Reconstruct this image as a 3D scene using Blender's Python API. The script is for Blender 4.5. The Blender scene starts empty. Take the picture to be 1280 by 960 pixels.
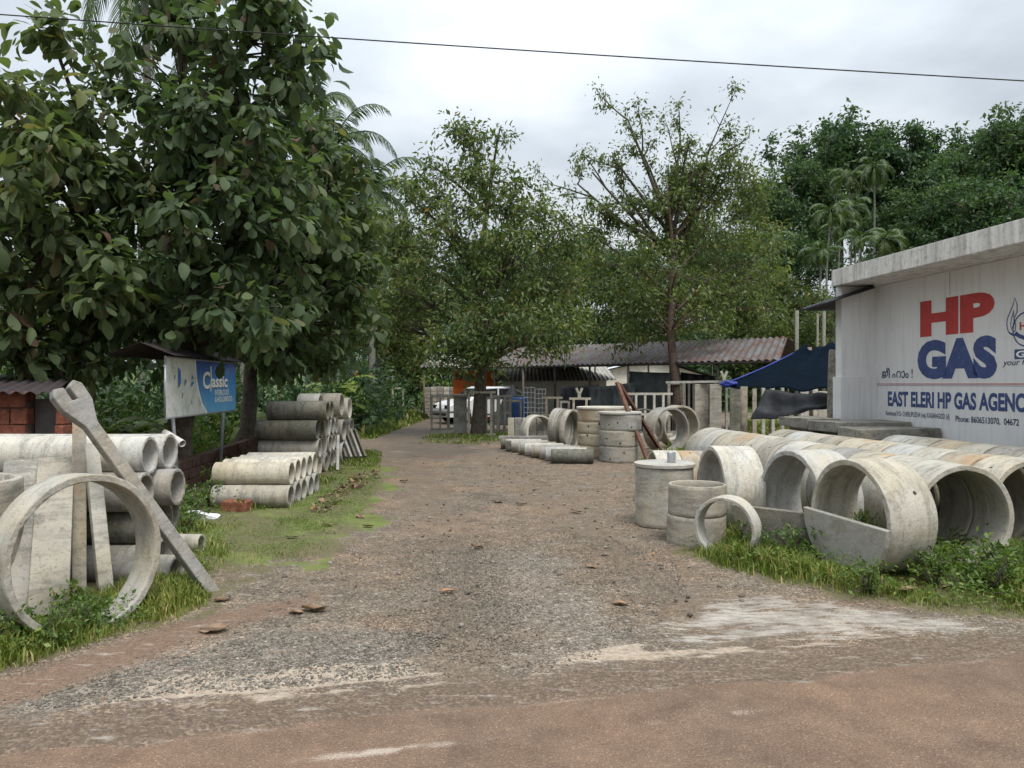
import bpy, bmesh, math, random
import numpy as np
from mathutils import Vector, Matrix
R = math.radians
SC = bpy.context.scene
COL = SC.collection
F, CX, CY, CH = 950.0, 640.0, 480.0, 1.6
def at(px, py, Y):            # point seen at a picture position at distance Y
    return Vector(((px-CX)*Y/F, Y, CH+(CY-py)*Y/F))
def gp(px, py):               # ground point
    Y = F*CH/(py-CY); return Vector(((px-CX)*Y/F, Y, 0))
rng = np.random.default_rng(7)
random.seed(7)

# ---------- noise in numpy
def vnoise(x, y, seed=0):
    xi = np.floor(x).astype(np.int64); yi = np.floor(y).astype(np.int64)
    xf = x-xi; yf = y-yi
    def h(a, b):
        n = (a*374761393+b*668265263+seed*1442695041) & 0x7fffffff
        n = ((n ^ (n >> 13))*1274126177) & 0x7fffffff
        return ((n ^ (n >> 16)) & 0xffff)/65535.0
    u = xf*xf*(3-2*xf); v = yf*yf*(3-2*yf)
    return (h(xi, yi)*(1-u)+h(xi+1, yi)*u)*(1-v)+(h(xi, yi+1)*(1-u)+h(xi+1, yi+1)*u)*v
def fbm(x, y, oct=4, seed=0):
    s = 0; a = .5; t = 0
    for o in range(oct):
        s = s+a*vnoise(x*2**o, y*2**o, seed+o); t += a; a *= .5
    return s/t

# ---------- object helpers
def tag(o, label=None, cat=None, group=None, kind=None):
    if label: o['label'] = label
    if cat: o['category'] = cat
    if group: o['group'] = group
    if kind: o['kind'] = kind
    return o
def empty(name, loc=(0, 0, 0), rz=0, M=None):
    o = bpy.data.objects.new(name, None); COL.objects.link(o)
    o.empty_display_size = .2
    if M is not None: o.matrix_world = M
    else: o.location = loc; o.rotation_euler = (0, 0, rz)
    return o
def link(name, me, mat=None, parent=None, M=None):
    o = bpy.data.objects.new(name, me); COL.objects.link(o)
    if mat is not None and len(me.materials) == 0: me.materials.append(mat)
    if parent is not None: o.parent = parent
    if M is not None: o.matrix_local = M if parent is not None else M
    if M is not None and parent is None: o.matrix_world = M
    return o
def copy_tree(o, parent=None):
    c = o.copy(); COL.objects.link(c)
    if parent is not None: c.parent = parent
    for ch in list(o.children): copy_tree(ch, c)
    return c
def frame_from(d, up=Vector((0, 0, 1))):
    z = Vector(d).normalized()
    if abs(z.dot(up)) > .98: up = Vector((0, 1, 0))
    x = up.cross(z).normalized(); y = z.cross(x)
    return Matrix((x, y, z)).transposed()
class MB:
    def __init__(s): s.v = []; s.f = []; s.sm = []
    def add(s, vs, fs, smooth=False, M=None):
        o = len(s.v)
        if M is not None: vs = [M @ Vector(p) for p in vs]
        s.v += [tuple(p) for p in vs]; s.f += [tuple(i+o for i in f) for f in fs]; s.sm += [smooth]*len(fs)
        return s
    def box(s, c, d, M=None, bev=0.0, jit=0.0):
        cx, cy, cz = c; hx, hy, hz = d[0]/2, d[1]/2, d[2]/2
        if bev <= 0:
            vs = [(cx+a*hx+random.uniform(-jit, jit), cy+b*hy+random.uniform(-jit, jit), cz+e*hz+random.uniform(-jit, jit)) for a in (-1, 1) for b in (-1, 1) for e in (-1, 1)]
            fs = [(0, 1, 3, 2), (4, 6, 7, 5), (0, 4, 5, 1), (2, 3, 7, 6), (0, 2, 6, 4), (1, 5, 7, 3)]
            return s.add(vs, fs, False, M)
        bm = bmesh.new(); bmesh.ops.create_cube(bm, size=1)
        for v in bm.verts: v.co = Vector((cx+v.co.x*2*hx+random.uniform(-jit, jit), cy+v.co.y*2*hy+random.uniform(-jit, jit), cz+v.co.z*2*hz+random.uniform(-jit, jit)))
        bmesh.ops.bevel(bm, geom=bm.edges[:], offset=bev, segments=2, affect='EDGES', profile=.6)
        bm.verts.index_update()
        vs = [v.co.copy() for v in bm.verts]; fs = [[v.index for v in f.verts] for f in bm.faces]; bm.free()
        return s.add(vs, fs, False, M)
    def tube(s, pts, rad, k=8, cap=True, smooth=True, M=None):
        pts = [Vector(p) for p in pts]; n = len(pts)
        if not hasattr(rad, '__len__'): rad = [rad]*n
        vs = []; ref = None
        for i, p in enumerate(pts):
            d = (pts[min(i+1, n-1)]-pts[max(i-1, 0)]).normalized()
            if ref is None: ref = d.orthogonal().normalized()
            x = (ref-d*ref.dot(d)).normalized(); y = d.cross(x); ref = x
            for j in range(k):
                a = 2*math.pi*j/k; vs.append(p+(x*math.cos(a)+y*math.sin(a))*rad[i])
        fs = [(i*k+j, i*k+(j+1) % k, (i+1)*k+(j+1) % k, (i+1)*k+j) for i in range(n-1) for j in range(k)]
        s.add(vs, fs, smooth, M)
        if cap:
            o = len(s.v)-len(vs)
            s.f.append(tuple(o+j for j in range(k))[::-1]); s.f.append(tuple(o+(n-1)*k+j for j in range(k))); s.sm += [False, False]
        return s
    def prism(s, poly, d, M=None):   # polygon in XY, extruded in Z from 0 to d
        n = len(poly)
        vs = [(p[0], p[1], 0) for p in poly]+[(p[0], p[1], d) for p in poly]
        fs = [tuple(range(n))[::-1], tuple(range(n, 2*n))]+[(i, (i+1) % n, n+(i+1) % n, n+i) for i in range(n)]
        return s.add(vs, fs, False, M)
    def mesh(s, name):
        me = bpy.data.meshes.new(name); me.from_pydata(s.v, [], s.f); me.update()
        me.polygons.foreach_set('use_smooth', s.sm); return me
    def build(s, name, mat, parent=None, M=None):
        return link(name, s.mesh(name), mat, parent, M)
def np_mesh(name, V, faces, tint=None, smooth=False):
    """V (n,3); faces list of (m,k) index arrays"""
    me = bpy.data.meshes.new(name)
    nv = len(V); me.vertices.add(nv); me.vertices.foreach_set('co', np.asarray(V, dtype=np.float32).ravel())
    loops = np.concatenate([f.ravel() for f in faces]).astype(np.int32)
    tot = np.concatenate([np.full(len(f), f.shape[1], dtype=np.int32) for f in faces])
    st = np.concatenate([[0], np.cumsum(tot)[:-1]]).astype(np.int32)
    me.loops.add(len(loops)); me.loops.foreach_set('vertex_index', loops)
    me.polygons.add(len(tot)); me.polygons.foreach_set('loop_start', st)
    try: me.polygons.foreach_set('loop_total', tot)
    except Exception: pass
    if smooth: me.polygons.foreach_set('use_smooth', np.ones(len(tot), dtype=bool))
    me.update(calc_edges=True); me.validate()
    if tint is not None:
        a = me.attributes.new('tint', 'FLOAT', 'POINT'); a.data.foreach_set('value', np.asarray(tint, dtype=np.float32))
    return me

# ---------- materials
def newmat(name):
    m = bpy.data.materials.new(name); m.use_nodes = True
    nt = m.node_tree; b = nt.nodes['Principled BSDF']; return m, nt, b
def N(nt, t, **k):
    n = nt.nodes.new(t)
    for a, v in k.items(): setattr(n, a, v)
    return n
def L(nt, a, b): nt.links.new(a, b)
def coords(nt, kind='Object', rand=True, scale=(1, 1, 1)):
    tc = N(nt, 'ShaderNodeTexCoord'); mp = N(nt, 'ShaderNodeMapping'); mp.inputs['Scale'].default_value = scale
    L(nt, tc.outputs[kind], mp.inputs['Vector'])
    if rand:
        oi = N(nt, 'ShaderNodeObjectInfo'); ml = N(nt, 'ShaderNodeMath', operation='MULTIPLY'); ml.inputs[1].default_value = 37.0
        L(nt, oi.outputs['Random'], ml.inputs[0]); cb = N(nt, 'ShaderNodeCombineXYZ')
        L(nt, ml.outputs[0], cb.inputs[0]); L(nt, ml.outputs[0], cb.inputs[1]); L(nt, cb.outputs[0], mp.inputs['Location'])
    return mp.outputs[0]
def noise(nt, vec, scale, detail=4, rough=.6):
    n = N(nt, 'ShaderNodeTexNoise'); n.inputs['Scale'].default_value = scale; n.inputs['Detail'].default_value = detail
    n.inputs['Roughness'].default_value = rough; L(nt, vec, n.inputs['Vector']); return n.outputs['Fac']
def ramp(nt, fac, stops):
    r = N(nt, 'ShaderNodeValToRGB'); e = r.color_ramp.elements
    while len(e) > 1: e.remove(e[-1])
    e[0].position = stops[0][0]; e[0].color = col(stops[0][1])
    for p, c in stops[1:]:
        x = e.new(p); x.color = col(c)
    L(nt, fac, r.inputs[0]); return r.outputs['Color']
def col(c):
    if not hasattr(c, '__len__'): c = (c, c, c)
    return tuple(c)+(1,) if len(c) == 3 else tuple(c)
def mixc(nt, fac, a, b, mode='MIX'):
    m = N(nt, 'ShaderNodeMix', data_type='RGBA', blend_type=mode)
    for s, v in ((0, fac), (6, a), (7, b)):
        if hasattr(v, 'is_linked'): L(nt, v, m.inputs[s])
        else: m.inputs[s].default_value = v if s == 0 else col(v)
    return m.outputs[2]
def math_(nt, op, a, b=0.5, clamp=False):
    m = N(nt, 'ShaderNodeMath', operation=op, use_clamp=clamp)
    for i, v in ((0, a), (1, b)):
        if hasattr(v, 'is_linked'): L(nt, v, m.inputs[i])
        else: m.inputs[i].default_value = v
    return m.outputs[0]
def maprange(nt, v, a, b, c=0, d=1):
    m = N(nt, 'ShaderNodeMapRange'); L(nt, v, m.inputs[0])
    for i, x in enumerate((a, b, c, d)): m.inputs[i+1].default_value = x
    return m.outputs[0]
def bump(nt, b, h, strength=.4, dist=.01, prev=None):
    n = N(nt, 'ShaderNodeBump'); n.inputs['Strength'].default_value = strength; n.inputs['Distance'].default_value = dist
    L(nt, h, n.inputs['Height'])
    if prev is not None: L(nt, prev, n.inputs['Normal'])
    L(nt, n.outputs[0], b.inputs['Normal']); return n.outputs[0]

def concrete(name, c1, c2, stain=(.12, .1, .08), samt=.5, rust=None):
    m, nt, b = newmat(name); v = coords(nt)
    a = ramp(nt, noise(nt, v, 2.3, 5), [(.3, c1), (.68, c2)])
    oi = N(nt, 'ShaderNodeObjectInfo')
    a = mixc(nt, 1.0, a, ramp(nt, oi.outputs['Random'], [(0, (.82, .82, .84)), (.5, (1, 1, 1)), (1, (1.12, 1.06, .96))]), 'MULTIPLY')
    blot = ramp(nt, noise(nt, v, 5.5, 7, .72), [(.52, 0), (.66, 1)])
    a = mixc(nt, math_(nt, 'MULTIPLY', blot, samt), a, stain)
    yb = ramp(nt, noise(nt, v, 1.3, 6, .7), [(.46, 0), (.62, 1)]); a = mixc(nt, math_(nt, 'MULTIPLY', yb, .45), a, (c2[0]*.86, c2[1]*.74, c2[2]*.52))
    dk = N(nt, 'ShaderNodeMapping'); dk.inputs['Scale'].default_value = (3, 3, 14); L(nt, v, dk.inputs['Vector'])
    a = mixc(nt, math_(nt, 'MULTIPLY', ramp(nt, noise(nt, dk.outputs[0], .8, 6, .75), [(.48, 0), (.62, 1)]), .52), a, (c1[0]*.45, c1[1]*.45, c1[2]*.43))
    if rust:
        rb = ramp(nt, noise(nt, v, 1.7, 3), [(.5, 0), (.6, 1)])
        a = mixc(nt, math_(nt, 'MULTIPLY', rb, .8), a, rust)
    sp = N(nt, 'ShaderNodeTexNoise'); sp.inputs['Scale'].default_value = 55; sp.inputs['Detail'].default_value = 3; L(nt, v, sp.inputs['Vector'])
    a = mixc(nt, math_(nt, 'MULTIPLY', ramp(nt, sp.outputs['Fac'], [(.58, 0), (.7, 1)]), .45), a, (.09, .085, .075))
    lt = noise(nt, v, 30, 4, .8); a = mixc(nt, math_(nt, 'MULTIPLY', ramp(nt, lt, [(.56, 0), (.7, 1)]), .4), a, (.5, .48, .43))
    L(nt, a, b.inputs['Base Color']); b.inputs['Roughness'].default_value = .9; b.inputs['Specular IOR Level'].default_value = .25
    p = bump(nt, b, noise(nt, v, 9, 6, .7), .5, .02); bump(nt, b, sp.outputs['Fac'], .4, .006, p)
    return m
def plain(name, c, rough=.6, metal=0, var=.25, scale=6, dirt=None, damt=.5, bmp=.2):
    m, nt, b = newmat(name); v = coords(nt)
    c = np.array(c, float); n = noise(nt, v, scale, 5)
    a = ramp(nt, n, [(.3, tuple(c*(1-var))), (.7, tuple(np.minimum(c*(1+var), 1)))])
    if dirt is not None:
        a = mixc(nt, math_(nt, 'MULTIPLY', ramp(nt, noise(nt, v, scale*2.3, 7, .7), [(.5, 0), (.64, 1)]), damt), a, dirt)
    L(nt, a, b.inputs['Base Color']); b.inputs['Roughness'].default_value = rough; b.inputs['Metallic'].default_value = metal
    b.inputs['Specular IOR Level'].default_value = .3
    if bmp: bump(nt, b, noise(nt, v, scale*5, 4), bmp, .01)
    return m
def leafmat(name, stops, trans=.3, rough=.45, spec=.35):
    m, nt, b = newmat(name)
    at_ = N(nt, 'ShaderNodeAttribute', attribute_name='tint')
    a = ramp(nt, at_.outputs['Fac'], stops)
    oi = N(nt, 'ShaderNodeObjectInfo')
    a = mixc(nt, 1.0, a, ramp(nt, oi.outputs['Random'], [(0, (.85, .92, .95)), (1, (1.1, 1.05, .95))]), 'MULTIPLY')
    L(nt, a, b.inputs['Base Color']); b.inputs['Roughness'].default_value = rough; b.inputs['Specular IOR Level'].default_value = spec
    tr = N(nt, 'ShaderNodeBsdfTranslucent'); L(nt, mixc(nt, 1.0, a, (1.3, 1.45, .7), 'MULTIPLY'), tr.inputs['Color'])
    mx = N(nt, 'ShaderNodeMixShader'); mx.inputs[0].default_value = trans
    L(nt, b.outputs[0], mx.inputs[1]); L(nt, tr.outputs[0], mx.inputs[2])
    L(nt, mx.outputs[0], nt.nodes['Material Output'].inputs['Surface']); return m

M = {}
M['conc_cream'] = concrete('concrete_cream', (.35, .335, .285), (.47, .45, .395), (.19, .175, .14), .65)
M['conc_grey'] = concrete('concrete_grey', (.25, .243, .222), (.37, .358, .33), (.11, .105, .09), .65)
M['conc_dark'] = concrete('concrete_mossy', (.10, .105, .085), (.20, .19, .155), (.05, .055, .04), .7)
M['conc_rust'] = concrete('concrete_rusty', (.35, .33, .27), (.46, .42, .35), (.2, .17, .13), .5, rust=(.36, .25, .15))
M['conc_white'] = concrete('concrete_pale', (.39, .385, .36), (.52, .515, .48), (.25, .23, .19), .5)
M['hole'] = plain('pit_dark', (.03, .028, .025), .95)
M['steel'] = plain('galvanised_steel', (.42, .44, .46), .45, .6, .2, 14, (.2, .17, .14), .4)
M['rust_steel'] = plain('rusty_steel', (.13, .06, .042), .75, .2, .4, 12, (.30, .2, .14), .5)
M['black'] = plain('black_tarp_sheet', (.022, .024, .028), .65, 0, .3, 3, (.06, .06, .06), .4)
M['greytarp'] = plain('grey_tarp_sheet', (.07, .08, .085), .7, 0, .25, 3)
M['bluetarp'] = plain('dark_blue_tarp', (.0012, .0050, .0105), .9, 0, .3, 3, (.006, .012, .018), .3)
M['blueedge'] = plain('blue_tarp_edge', (.015, .03, .2), .5)
M['bark'] = plain('tree_bark', (.075, .06, .047), .95, 0, .45, 9, (.16, .15, .12), .5, .8)
M['bark_brown'] = plain('brown_bark', (.085, .058, .046), .95, 0, .4, 9, (.2, .17, .14), .4, .8)
M['palm_bark'] = plain('pale_palm_bark', (.17, .165, .14), .9, 0, .35, 12, (.1, .1, .08), .5, .5)
M['wood'] = plain('grey_wood', (.2, .17, .13), .85, 0, .35, 10)
M['white_paint'] = plain('white_car_paint', (.75, .76, .77), .25, 0, .05, 2, bmp=0)
M['glass'] = plain('dark_window_glass', (.02, .025, .03), .08, 0, .1, 2, bmp=0)
M['rubber'] = plain('black_rubber', (.02, .02, .02), .8)
M['orange'] = plain('orange_paint', (.62, .13, .02), .6, 0, .15, 4, (.3, .08, .02), .3)
M['yellow_orange'] = plain('machine_paint', (.65, .25, .02), .5)
M['blue_plastic'] = plain('blue_plastic', (.012, .045, .13), .5, 0, .2, 5)
M['cream_wall'] = plain('cream_wall', (.6, .58, .5), .9, 0, .12, 2, (.3, .28, .22), .4)
M['pvc'] = plain('pvc_pipe', (.62, .6, .58), .5, 0, .1, 9, (.3, .2, .16), .4)
M['red_letter'] = plain('red_wall_paint', (.40, .05, .045), .7, 0, .12, 5, (.4, .1, .09), .35)
M['blue_letter'] = plain('blue_wall_paint', (.045, .07, .18), .7, 0, .12, 5, (.12, .15, .3), .35)
M['navy_letter'] = plain('navy_wall_paint', (.03, .04, .1), .7, 0, .15, 6)
M['dark_letter'] = plain('dark_lettering', (.03, .02, .02), .7)
M['white_letter'] = plain('white_lettering', (.78, .78, .74), .7, 0, .08, 9)
M['litter'] = plain('white_plastic_litter', (.7, .72, .75), .5)
M['stone'] = plain('stone', (.3, .27, .24), .9, 0, .5, 6)

M['bluetarp'].node_tree.nodes['Principled BSDF'].inputs['Specular IOR Level'].default_value = .03
# leaves
M['teak'] = leafmat('teak_leaf', [(0, (.052, .076, .038)), (.45, (.090, .124, .060)), (.75, (.120, .156, .074)), (.9, (.16, .18, .08)), (.96, (.16, .115, .07)), (1, (.13, .085, .06))], .42, .6, .25)
M['mango'] = leafmat('broad_leaf', [(0, (.060, .088, .034)), (.5, (.115, .150, .054)), (.82, (.175, .21, .066)), (.95, (.23, .24, .07)), (1, (.26, .14, .07))], .38)
M['forest'] = leafmat('forest_leaf', [(0, (.034, .068, .034)), (.5, (.058, .108, .050)), (.9, (.100, .155, .064)), (1, (.14, .18, .07))], .36, .55)
M['bright'] = leafmat('bright_leaf', [(0, (.055, .10, .022)), (.5, (.115, .18, .038)), (.9, (.20, .26, .05)), (1, (.35, .28, .04))], .35)
M['palm'] = leafmat('palm_leaf', [(0, (.03, .06, .022)), (.5, (.06, .10, .035)), (.85, (.11, .15, .05)), (1, (.2, .17, .08))], .25)
M['grass'] = leafmat('grass_blade', [(0, (.085, .115, .026)), (.5, (.15, .20, .042)), (.85, (.22, .25, .07)), (1, (.36, .30, .15))], .3, .6, .2)
M['deadleaf'] = leafmat('dry_leaf', [(0, (.07, .045, .034)), (.5, (.17, .11, .075)), (.8, (.27, .19, .14)), (1, (.38, .19, .08))], .1, .8, .15)
M['pebble'] = leafmat('pebble', [(0, (.075, .060, .046)), (.5, (.165, .138, .112)), (.85, (.26, .228, .195)), (1, (.40, .36, .31))], 0, .9, .2)

# ---------- camera, light, sky
cam = bpy.data.cameras.new('camera'); co = bpy.data.objects.new('camera', cam); COL.objects.link(co)
cam.sensor_width = 36; cam.lens = 36*F/1280; cam.clip_end = 3000; cam.clip_start = .05
co.location = (0, 0, CH); co.rotation_euler = (R(90), 0, 0); SC.camera = co
SUN_EL, SUN_AZ = R(62), R(155)     # azimuth clockwise from +Y
sd = bpy.data.lights.new('sun', 'SUN'); so = bpy.data.objects.new('sun', sd); COL.objects.link(so)
sd.energy = 1.5; sd.angle = R(22); sd.color = (1, .96, .9)
dirv = Vector((math.sin(SUN_AZ)*math.cos(SUN_EL), math.cos(SUN_AZ)*math.cos(SUN_EL), math.sin(SUN_EL)))
so.rotation_euler = dirv.to_track_quat('Z', 'Y').to_euler(); so.location = (0, 0, 30)
W = bpy.data.worlds.new('World'); SC.world = W; W.use_nodes = True
nt = W.node_tree; bg = nt.nodes['Background']
sky = N(nt, 'ShaderNodeTexSky', sky_type='NISHITA'); sky.sun_disc = False; sky.sun_elevation = SUN_EL; sky.sun_rotation = SUN_AZ
sky.air_density = 1.2; sky.dust_density = 2.5
tc = N(nt, 'ShaderNodeTexCoord'); sx = N(nt, 'ShaderNodeSeparateXYZ'); L(nt, tc.outputs['Generated'], sx.inputs[0])
zz = math_(nt, 'MAXIMUM', sx.outputs[2], 0.0); zz = math_(nt, 'ADD', zz, .22)
cb = N(nt, 'ShaderNodeCombineXYZ'); L(nt, math_(nt, 'DIVIDE', sx.outputs[0], zz), cb.inputs[0]); L(nt, math_(nt, 'DIVIDE', sx.outputs[1], zz), cb.inputs[1])
n1 = noise(nt, cb.outputs[0], 1.15, 7, .52)
clouds = ramp(nt, n1, [(.33, (3.9, 4.3, 4.7)), (.45, (5.2, 5.65, 6.05)), (.58, (6.8, 7.15, 7.45))])
n2 = noise(nt, cb.outputs[0], .6, 4, .5)
cover = maprange(nt, n2, .3, .6, .80, .95)
ov = math_(nt, 'ADD', math_(nt, 'MULTIPLY', math_(nt, 'MAXIMUM', sx.outputs[2], 0.0), 1.35), .33)
ovc = N(nt, 'ShaderNodeCombineXYZ'); [L(nt, ov, ovc.inputs[i_]) for i_ in range(3)]
clouds = mixc(nt, 1.0, clouds, ovc.outputs[0], 'MULTIPLY')
fin = mixc(nt, cover, sky.outputs[0], clouds)
L(nt, fin, bg.inputs['Color']); bg.inputs['Strength'].default_value = .1
SC.view_settings.view_transform = 'Standard'; SC.view_settings.look = 'None'; SC.view_settings.exposure = 1.0
SC.render.engine = 'CYCLES'
try:
    SC.cycles.max_bounces = 6; SC.cycles.diffuse_bounces = 3; SC.cycles.transparent_max_bounces = 6; SC.cycles.use_denoising = True
except Exception: pass

# ---------- ground
def sdpoly(x, y, poly):        # positive inside, metres
    d = np.full(x.shape, 1e9); inside = np.zeros(x.shape, bool); n = len(poly)
    for i in range(n):
        ax, ay = poly[i][0], poly[i][1]; bx, by = poly[(i+1) % n][0], poly[(i+1) % n][1]
        ex, ey = bx-ax, by-ay; t = np.clip(((x-ax)*ex+(y-ay)*ey)/(ex*ex+ey*ey+1e-12), 0, 1)
        d = np.minimum(d, np.hypot(x-ax-ex*t, y-ay-ey*t))
        c = ((ay > y) != (by > y)) & (x < (bx-ax)*(y-ay)/(by-ay+1e-12)+ax); inside ^= c
    return np.where(inside, d, -d)
def gpoly(*pts): return [tuple(gp(*p)[:2]) for p in pts]
EDGE0 = np.array((-2.41, 3.58)); EN = np.array((-.225, .974))
def road_v(x, y): return (x-EDGE0[0])*EN[0]+(y-EDGE0[1])*EN[1]
P_GL = gpoly((-300, 985), (0, 850), (120, 808), (265, 765), (350, 712), (425, 690), (468, 640), (482, 600), (455, 565), (380, 560), (300, 600), (200, 640), (-300, 700))
P_GR = gpoly((840, 690), (900, 715), (985, 735), (1080, 752), (1180, 772), (1500, 790), (1500, 640), (1150, 650), (950, 640), (905, 665))
P_MOSS = gpoly((262, 642), (330, 630), (400, 610), (430, 590), (440, 575), (468, 580), (480, 605), (462, 640), (425, 672), (380, 700), (300, 705), (250, 690))
P_DIRT = gpoly((-300, 975), (0, 850), (120, 812), (265, 768), (420, 735), (380, 765), (300, 785), (130, 842), (0, 895), (-300, 1080))
P_CHALK = gpoly((765, 795), (830, 772), (930, 735), (1060, 753), (1180, 771), (1240, 785), (1000, 803), (800, 825))
P_SAND = gpoly((60, 898), (170, 850), (330, 836), (520, 826), (560, 852), (330, 872), (150, 900))
P_SAND2 = gpoly((680, 835), (740, 805), (1000, 797), (1250, 782), (1230, 792), (1000, 808), (820, 826))
P_GREY1 = gpoly((-200, 940), (100, 850), (330, 780), (520, 790), (540, 840), (300, 868), (0, 905))
P_GREY2 = gpoly((540, 700), (700, 700), (760, 790), (740, 830), (640, 850), (540, 820))
P_FIELD = [(-60, 18), (-9, 11), (-5.2, 12), (-4.4, 17), (-5.2, 30), (-9, 52), (-4, 58), (0, 46), (20, 34), (14, 24), (9, 15), (60, 15), (300, 300), (-300, 300)]
P_BACKG = gpoly((460, 540), (440, 525), (452, 512), (470, 512), (478, 520), (462, 535))
P_ISLE = gpoly((520, 545), (560, 538), (640, 540), (655, 548), (590, 556), (530, 553))
P_WET = gpoly((470, 560), (500, 528), (560, 525), (600, 556), (640, 562), (560, 572), (500, 570))
def sm(v, a, b):
    t = np.clip((v-a)/(b-a), 0, 1); return t*t*(3-2*t)
def gheight(x, y):
    x = np.asarray(x, float); y = np.asarray(y, float)
    h = .014*(fbm(x*3, y*3, 3, 5)-.5)*2
    vg = sm(sdpoly(x, y, P_GL), -.15, .5)+sm(sdpoly(x, y, P_GR), -.1, .4)
    h = h+vg*.03*(.4+fbm(x*2.2, y*2.2, 3, 9))
    hill = sm(y, 36, 78)*sm(x, 4, 26)*9.5+sm(y, 30, 80)*sm(-x, 14, 60)*4
    return h+hill
def axis(seg):
    out = []
    for a, b, s in seg:
        n = max(1, int(round((b-a)/s))); out += list(a+(b-a)*np.arange(n)/n)
    return np.array(out+[seg[-1][1]])
xs = axis([(-900, -200, 70), (-200, -40, 8), (-40, -10, .8), (-10, -4.5, .12), (-4.5, 4.8, .032), (4.8, 10, .12), (10, 40, .8), (40, 200, 8), (200, 900, 70)])
ys = axis([(-300, -20, 28), (-20, 2, 1.2), (2, 2.9, .1), (2.9, 7.5, .026), (7.5, 12, .05), (12, 22, .12), (22, 60, .5), (60, 200, 5), (200, 1500, 90)])
X, Y = np.meshgrid(xs, ys); nx, ny = len(xs), len(ys)
v = road_v(X, Y)+(fbm(X*2.5, Y*2.5, 4, 3)-.5)*.22
fine = fbm(X*18, Y*18, 3, 77)
Z = gheight(X, Y)+np.where(np.abs(X) < 10, (fine-.5)*.012*sm(v, -.4, .1), 0)
Z = np.where(v < -.3, Z*.25-.006, Z)
nz = lambda s, sd, o=4: fbm(X*s, Y*s, o, sd)-.5
road = 1-sm(v, -.36, -.32)
edge = (1-sm(v+(fbm(X*7, Y*7, 4, 61)-.5)*.3, -.12, .14))*(1-road)
line = (1.0*np.exp(-((X+.55)/.38)**2)+.55*np.exp(-((X-.95)/.55)**2))*np.exp(-((road_v(X, Y)+.66)/.035)**2)*sm(nz(9, 31)+.1, -.15, .2)+.42*np.exp(-((road_v(X, Y)+.35+nz(6, 30)*.06)/.02)**2)*sm(nz(3, 36), -.2, .2)
dirt = sm(sdpoly(X, Y, P_DIRT)+nz(3, 11)*.25, -.05, .12)
moss = sm(sdpoly(X, Y, P_MOSS)+nz(2.0, 12)*1.5+nz(9, 35)*.5+.12, -.1, .3)
grs = np.maximum(sm(sdpoly(X, Y, P_GL)+nz(3, 13)*.5, -.06, .12)*(.35+.65*sm(nz(2.2, 33)+nz(7, 34)*.5, -.12, .12)), sm(sdpoly(X, Y, P_GR)+nz(3, 14)*.35, -.04, .1))
grs = np.maximum(grs, sm(sdpoly(X, Y, P_BACKG)+nz(1, 15)*.8, -.3, .3)); grs = np.maximum(grs, .8*sm(sdpoly(X, Y, P_ISLE)+nz(1, 15)*.8, -.3, .2))
field = sm(sdpoly(X, Y, P_FIELD)+nz(.4, 16)*3, -.5, 1)
RU = X*.974+Y*.225; RV = -X*.225+Y*.974
nst = lambda su, sv_, sd, o=5: fbm(RU*su, RV*sv_, o, sd)-.5
chalk = sm(sdpoly(X, Y, P_CHALK)+nz(4, 17, 5)*.36, -.06, .22)*sm(nst(1.3, 7, 18)+nz(9, 28)*.35+.12, -.12, .16)
sand = np.maximum(sm(sdpoly(X, Y, P_SAND)+nz(4, 19)*.25, -.03, .05), sm(sdpoly(X, Y, P_SAND2)+nz(4, 20)*.2, -.03, .05))*sm(nst(1.5, 10, 21)+nz(12, 29)*.3+.07, -.1, .16)
grey = np.maximum(sm(sdpoly(X, Y, P_GREY1)+nz(3, 22)*.4, -.1, .15), sm(sdpoly(X, Y, P_GREY2)+nz(2, 23)*.8, -.2, .2))
wet = .8*sm(sdpoly(X, Y, P_WET)+nz(1, 24)*2.2+nz(4, 25)*.8, -.7, .9)
verts = np.stack([X.ravel(), Y.ravel(), Z.ravel()], 1)
i0 = (np.arange(ny-1)[:, None]*nx+np.arange(nx-1)[None, :]).ravel()
verts[:, 2] -= (.014*np.exp(-((np.abs(X-np.interp(Y, [3.8, 6, 9, 14, 20, 30], [.7, .35, 0, -.9, -2.4, -4.8]))-.80)/.30)**2)*sm(Y, 4.2, 5)).ravel()
me = np_mesh('ground', verts, [np.stack([i0, i0+1, i0+nx+1, i0+nx], 1)], smooth=True)
def setcol(name, chans):
    a = me.attributes.new(name, 'FLOAT_COLOR', 'POINT')
    a.data.foreach_set('color', np.stack([c.ravel() for c in chans], 1).astype(np.float32).ravel())
setcol('maska', [road, edge, line, dirt]); setcol('maskb', [moss, grs, chalk, sand]); cxl = np.interp(Y, [3.8, 6, 9, 14, 20, 30], [.7, .35, 0, -.9, -2.4, -4.8])+nz(.7, 50)*.5
track = np.exp(-((np.abs(X-cxl)-.80)/.30)**2)*(Y > 3.5)*(.5+.5*sm(nz(1.2, 51), -.2, .2))*(1-road)
setcol('maskc', [grey*(1-.6*track), wet, field, track])
m, nt, b = newmat('ground_surface'); g = coords(nt, 'Object', False)
def attr(name):
    a = N(nt, 'ShaderNodeAttribute', attribute_name=name); s = N(nt, 'ShaderNodeSeparateColor'); L(nt, a.outputs['Color'], s.inputs[0])
    return s.outputs[0], s.outputs[1], s.outputs[2], a.outputs['Alpha']
aR, aE, aL, aD = attr('maska'); bM, bG, bC, bS = attr('maskb'); cG, cW, cF, cT = attr('maskc')
def vor(scale, out='Color'):
    v_ = N(nt, 'ShaderNodeTexVoronoi'); v_.inputs['Scale'].default_value = scale; L(nt, g, v_.inputs['Vector']); return v_
v1 = vor(75); v2 = vor(38); v3 = vor(190)
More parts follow.
